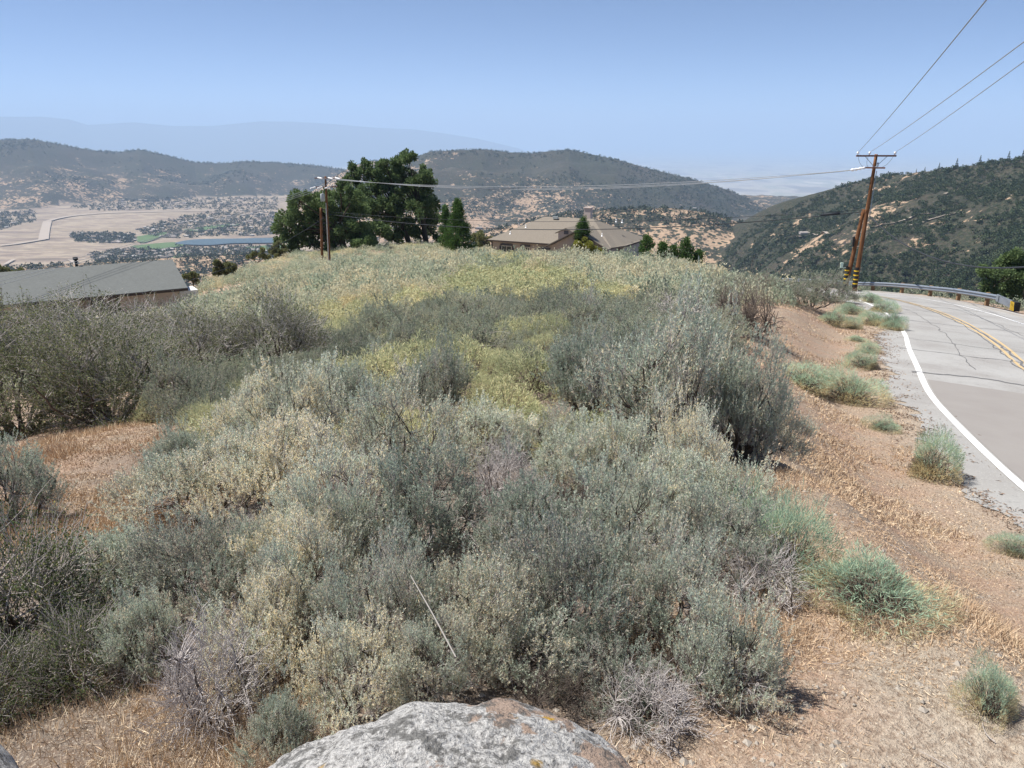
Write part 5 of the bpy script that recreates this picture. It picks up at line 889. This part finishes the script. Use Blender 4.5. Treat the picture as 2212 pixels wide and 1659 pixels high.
tree('olive_bush', (415, 612), 84, [(408,598,10),(420,596,9),(425,606,7)], 'small bush behind the right end of the grey roof', 'bush', 'mahog', .15, 1.2, .08, .4, seed=10)
tree('oak_tree', (20, 640), 95, [(-20,585,18),(5,588,16),(25,588,15),(42,592,12),(58,598,9),(0,605,20),(30,605,18)], 'bushy tree behind the left end of the grey roof', 'tree', 'mahog', .22, 1, .15, .8, seed=11)
# ------------------------------------------------------------------ hillside trees, valley trees and houses
rng = np.random.default_rng(77)
def blob(seed, n, ls, trunk=True, flatn=.8):
    global rng; rng = np.random.default_rng(seed); g = Geo(); nb = 5; cs = unit(nb) * [.5, .5, .3] + [0, 0, .62]; k = rng.integers(0, nb, n); d = unit(n); P = cs[k] + d * .5 * rng.uniform(.75, 1, (n, 1)); P[:, 2] = np.maximum(P[:, 2], .08); g.leaves(P - d * .1, d + unit(n) * .9, ls * rng.uniform(.7, 1.3, n), ls * .75, np.clip(rng.normal(.45, .25, n), 0, 1), 0)
    if trunk: g.tubes(np.array([[(0, 0, -.3), (0, 0, .5)]]), .07, 5, 1)
    return g
def spike(seed, n):
    global rng; rng = np.random.default_rng(seed); g = Geo(); z = rng.random(n) ** .8 * 2.4; ph = rng.random(n) * 6.28; r = .62 * (1 - z / 2.5); g.leaves(np.stack([np.cos(ph) * r * .4, np.sin(ph) * r * .4, z + .15], 1), np.stack([np.cos(ph), np.sin(ph), z * 0 + .1], 1), r * .9 + .1, .3, rng.random(n) * .4, 0); g.tubes(np.array([[(0, 0, -.3), (0, 0, 2.4)]]), .05, 5, 1); return g
HT = [blob(400 + i, 210, .30) for i in range(4)]; HTM = [q.mesh('hill_tree', [M['hill_tree'], M['bark']]) for q in HT]; LT_ = [blob(410 + i, 60, .45, False) for i in range(4)]; TT = [blob(420 + i, 14, .9, False) for i in range(4)]; SP = [spike(430, 90).mesh('pine', [M['hill_tree'], M['bark']]) for _ in range(2)]
rs = np.random.default_rng(31); n = 36000; a_ = rs.uniform(.12, .68, n); r_ = rs.uniform(330, 1700, n) ** 1.0; zf_, wh = far_z(a_, r_, True); x_ = r_ * np.sin(a_); y_ = r_ * np.cos(a_); dn = fbm(x_ / 180, y_ / 180, 3, 13); dn2 = fbm(x_ / 45, y_ / 45, 3, 14); rcr = np.interp(a_, HR[0], HR[2])
kp = (r_ < rcr + 20) & ((dn - .5) * .9 + (dn2 - .5) * 1.1 + rs.normal(size=n) * .09 < .15) & (wh != 4); x_, y_, z_, r_ = x_[kp], y_[kp], zf_[kp], r_[kp]; sz = rs.uniform(1.8, 4.4, len(x_)) * np.where(rs.random(len(x_)) < .2, 1.5, 1.0); app = sz / r_; od = np.argsort(-app)
f_ = y_ * math.cos(TH) - z_ * math.sin(TH); sx_ = 1106 + FP * x_ / f_; sy_ = 829.5 - FP * (y_ * math.sin(TH) + z_ * math.cos(TH)) / f_; vis = (sx_ < 2250) & (sx_ > 1480) & (sy_ < 640 - 0 * sx_)
ind = [i for i in od if vis[i]][:275]; si = set(ind)
for i in ind:
    o = bpy.data.objects.new('hillside_oak', HTM[i % 4]); link(o); o.location = (x_[i], y_[i], z_[i] - .3); o.rotation_euler = (0, 0, rs.random() * 6.28); s_ = sz[i]; o.scale = (s_, s_, s_ * rs.uniform(.7, 1.0)); tag(o, 'dark green oak or tall shrub on the near slopes of the right-hand hill', 'tree', 'oaks on the right-hand hill')
merge('hillside_woods', LT_, [(i % 4, x_[i], y_[i], z_[i] - .3, sz[i], sz[i] * rs.uniform(.7, 1), rs.random() * 6.28) for i in range(len(x_)) if i not in si], [M['hill_tree']], 'dark oak and chaparral cover on the right-hand hill')
for k, (px, sc) in enumerate(((2026, 3.0), (1996, 2.0), (2063, 3.8), (2112, 3.6), (2172, 3.6), (2203, 4.0), (2212, 2.6), (1978, 1.6))):
    a = math.atan2(*ray(px, 380)[:2]); rc = float(np.interp(a, HR[0], HR[2])); o = bpy.data.objects.new('ridge_pine', SP[k % 2]); link(o); o.location = (rc * math.sin(a), rc * math.cos(a), float(far_z(np.array([a]), np.array([rc]))[0]) - .5); o.scale = (sc, sc, sc * 1.35 + .8); tag(o, 'lone dark pine sticking up on the right-hand ridge line', 'tree', 'pines on the right-hand ridge')
# sparse trees over the farther hills
n = 60000; a_ = rs.uniform(-.7, .35, n); r_ = rs.uniform(1400, 7000, n); zf_, wh = far_z(a_, r_, True); x_ = r_ * np.sin(a_); y_ = r_ * np.cos(a_); dn = fbm(x_ / 330, y_ / 330, 4, 15); rcC = np.where(wh == 1, 6600, np.where(wh == 2, 4300, np.where(wh == 4, 1900, 1500)))
kp = (wh > 0) & (r_ < rcC + 25) & ((dn + rs.normal(size=n) * .05 < np.select([wh == 1, wh == 2, wh == 4], [.47, .52, .56], .5)) | (r_ > rcC - 110)); x_, y_, z_, r_, wh_ = x_[kp], y_[kp], zf_[kp], r_[kp], wh[kp]
merge('distant_woods', TT, [(i % 4, x_[i], y_[i], z_[i] - .5, q, q * .9, rs.random() * 6.28) for i in range(len(x_)) for q in [rs.uniform(3.0, 6.5) * (1.3 if wh_[i] == 1 else 1)]], [M['hill_tree']], 'scattered dark trees over the distant hills')
# valley houses and trees
def inpoly(P, x, y):
    P = np.array(P); c = np.zeros(len(x), bool); j = len(P) - 1
    for i in range(len(P)): c ^= ((P[i, 1] > y) != (P[j, 1] > y)) & (x < (P[j, 0] - P[i, 0]) * (y - P[i, 1]) / (P[j, 1] - P[i, 1] + 1e-9) + P[i, 0]); j = i
    return c
TOWN = [([(580,1062),(860,1058),(1090,1070),(1110,1135),(800,1140),(600,1125)], 40, 75), ([(725,1225),(1040,1190),(1400,1190),(1420,1255),(1150,1285),(1130,1325),(950,1345),(800,1345)], 50, 80), ([(1400,940),(1700,885),(2250,860),(2250,1080),(1650,1085),(1450,1105),(1150,1085),(1120,1030)], 95, 190), ([(1430,1165),(1600,1175),(2250,1165),(2250,1290),(1720,1285),(1560,1310),(1440,1290)], 45, 110), ([(560,850),(900,800),(1400,780),(2250,770),(2250,870),(1400,868),(800,880)], 45, 170), ([(-40,890),(280,880),(300,960),(100,1000),(-40,1050)], 12, 50)]
hm = []
for k in range(6):
    g = Geo(); w_, l_, h_ = rs.uniform(9, 12), rs.uniform(14, 22), 3.2; g.box((0, 0, h_ / 2), (l_, w_, h_), 0); o_ = 1.0; z1, z2 = h_, h_ + rs.uniform(2.0, 3.0); V = [(-l_/2-o_, -w_/2-o_, z1), (l_/2+o_, -w_/2-o_, z1), (l_/2+o_, w_/2+o_, z1), (-l_/2-o_, w_/2+o_, z1), (-l_/2+3, 0, z2), (l_/2-3, 0, z2)]
    g.add(V, [(0, 1, 5, 4), (2, 3, 4, 5)], 1); g.add(V, [(1, 2, 5), (3, 0, 4)], 1); hm.append(g.mesh('valley_house', [flat('valley_wall', [(.42,.38,.33), (.55,.52,.48), (.32,.27,.22)][k % 3]), flat('valley_roof', [(.20,.165,.14), (.30,.27,.25), (.40,.38,.36), (.15,.14,.13)][k % 4])]))
vt = []; nh = 0
for P, hN, tN in TOWN:
    P = np.array(P, float); lo, hi = P.min(0), P.max(0)
    for kind_, N in (('h', hN), ('t', tN * 5)):
        u = rs.uniform(lo[0], hi[0], N * 4); v = rs.uniform(lo[1], hi[1], N * 4); k = inpoly(P, u, v); u, v = u[k][:N], v[k][:N]
        for q in range(len(u)):
            X_, Y_ = u[q] * .26666, 221.2 + v[q] * .26666; p = onfloor(X_, Y_); a = math.atan2(p[0], p[1]); r = math.hypot(p[0], p[1])
            if r > 5600 or Y_ < 458: # on the lower hillside: walk along the ray to the terrain
                d = ray(X_, Y_); rr2 = np.linspace(3500, 7200, 160); zz2 = far_z(np.full(160, a), rr2); hx = np.nonzero(zz2 > d[2] / math.hypot(d[0], d[1]) * rr2)[0]
                if len(hx): r = rr2[hx[0]]; p = np.array([r * math.sin(a), r * math.cos(a), zz2[hx[0]]])
            if 1410 < u[q] and 1088 < v[q] < 1160 and kind_ == 'h': continue
            if kind_ == 'h':
                nh += 1; o = bpy.data.objects.new('valley_house', hm[nh % 6]); link(o); o.location = p; o.rotation_euler = (0, 0, rs.random() * 3.14); o.scale = (1.15, 1.15, 1.15); tag(o, 'tiny pale house in the valley settlement far below', 'house', 'valley houses') if nh <= 290 else tag(o, 'tiny pale house in the valley settlement far below', 'house', 'valley houses')
            else: vt.append((len(vt) % 4, p[0], p[1], p[2] - .5, *(lambda s: (s, s * .85))(rs.uniform(4.0, 9.0)), rs.random() * 6.28))
for px, py, rr0, rr1, sc, lb in ((1737, 507, 500, 1500, .9, 'tiny grey-roofed house in a pale clearing halfway up the right-hand hill'), (1035, 494, 1300, 4000, 1.3, 'tiny house with a pinkish roof on the far slope just right of the cedars'), (1500, 452, 1300, 4000, 1.0, 'tiny pale house on top of the tan knoll above the brown roof')):
    d = ray(px, py); a = math.atan2(d[0], d[1]); rr2 = np.linspace(rr0, rr1, 400); zz2 = far_z(np.full(400, a), rr2); hx = np.nonzero(zz2 > d[2] / math.hypot(d[0], d[1]) * rr2)[0]
    if len(hx): r = rr2[hx[0]]; o = bpy.data.objects.new('hillside_house', hm[1]); link(o); o.location = (r * math.sin(a), r * math.cos(a), zz2[hx[0]] + .3); o.scale = (sc, sc, sc); tag(o, lb, 'house')
def hit(px, py, r0, r1):
    d = ray(px, py); a = math.atan2(d[0], d[1]); rr2 = np.linspace(r0, r1, 500); zz2 = far_z(np.full(500, a), rr2); hx = np.nonzero(zz2 > d[2] / math.hypot(d[0], d[1]) * rr2)[0]; r = rr2[hx[0] if len(hx) else -1]; return np.array([r * math.sin(a), r * math.cos(a)])
for L_, wd in (([(1890,492),(1925,484),(1950,478),(1975,468),(2005,464),(2030,458),(2052,452)], 7), ([(1930,494),(1965,488),(2000,480),(2030,470),(2065,462)], 5), ([(2040,420),(2070,412),(2100,414),(2130,405)], 5), ([(1700,520),(1730,512),(1760,506),(1790,508)], 9)):
    P = densify(np.array([hit(x, y, 480, 1500) for x, y in L_]), 8); T = np.gradient(P, axis=0); T /= np.maximum(np.linalg.norm(T, axis=1)[:, None], 1e-6); N_ = np.column_stack([T[:, 1], -T[:, 0]]) * wd / 2; Q = np.vstack([P - N_, P + N_]); n_ = len(P)
    zc_ = far_z(np.arctan2(P[:, 0], P[:, 1]), np.hypot(P[:, 0], P[:, 1])); V = np.column_stack([Q, np.tile(zc_, 2) + 1.4]); k = np.arange(n_ - 1); g = Geo(); g.add(V, np.stack([k, k + n_, k + n_ + 1, k + 1], -1)); tag(g.obj('dirt_track', M['dirtroad']), None, None, None, 'structure')
vt.sort(key=lambda q: math.hypot(q[1], q[2])); VTM = [q.mesh('valley_tree', [M['hill_tree']]) for q in [blob(440 + i, 40, .5, False) for i in range(4)]]
for (k, x, y, z, a, b, ro) in vt[:250]: o = bpy.data.objects.new('valley_tree', VTM[k]); link(o); o.location = (x, y, z); o.rotation_euler = (0, 0, ro); o.scale = (a, a, b); tag(o, 'round dark tree among the valley houses far below', 'tree', 'trees of the valley settlement')
merge('valley_woods', TT, vt[250:], [M['hill_tree']], 'small dark trees spread through the valley settlement')
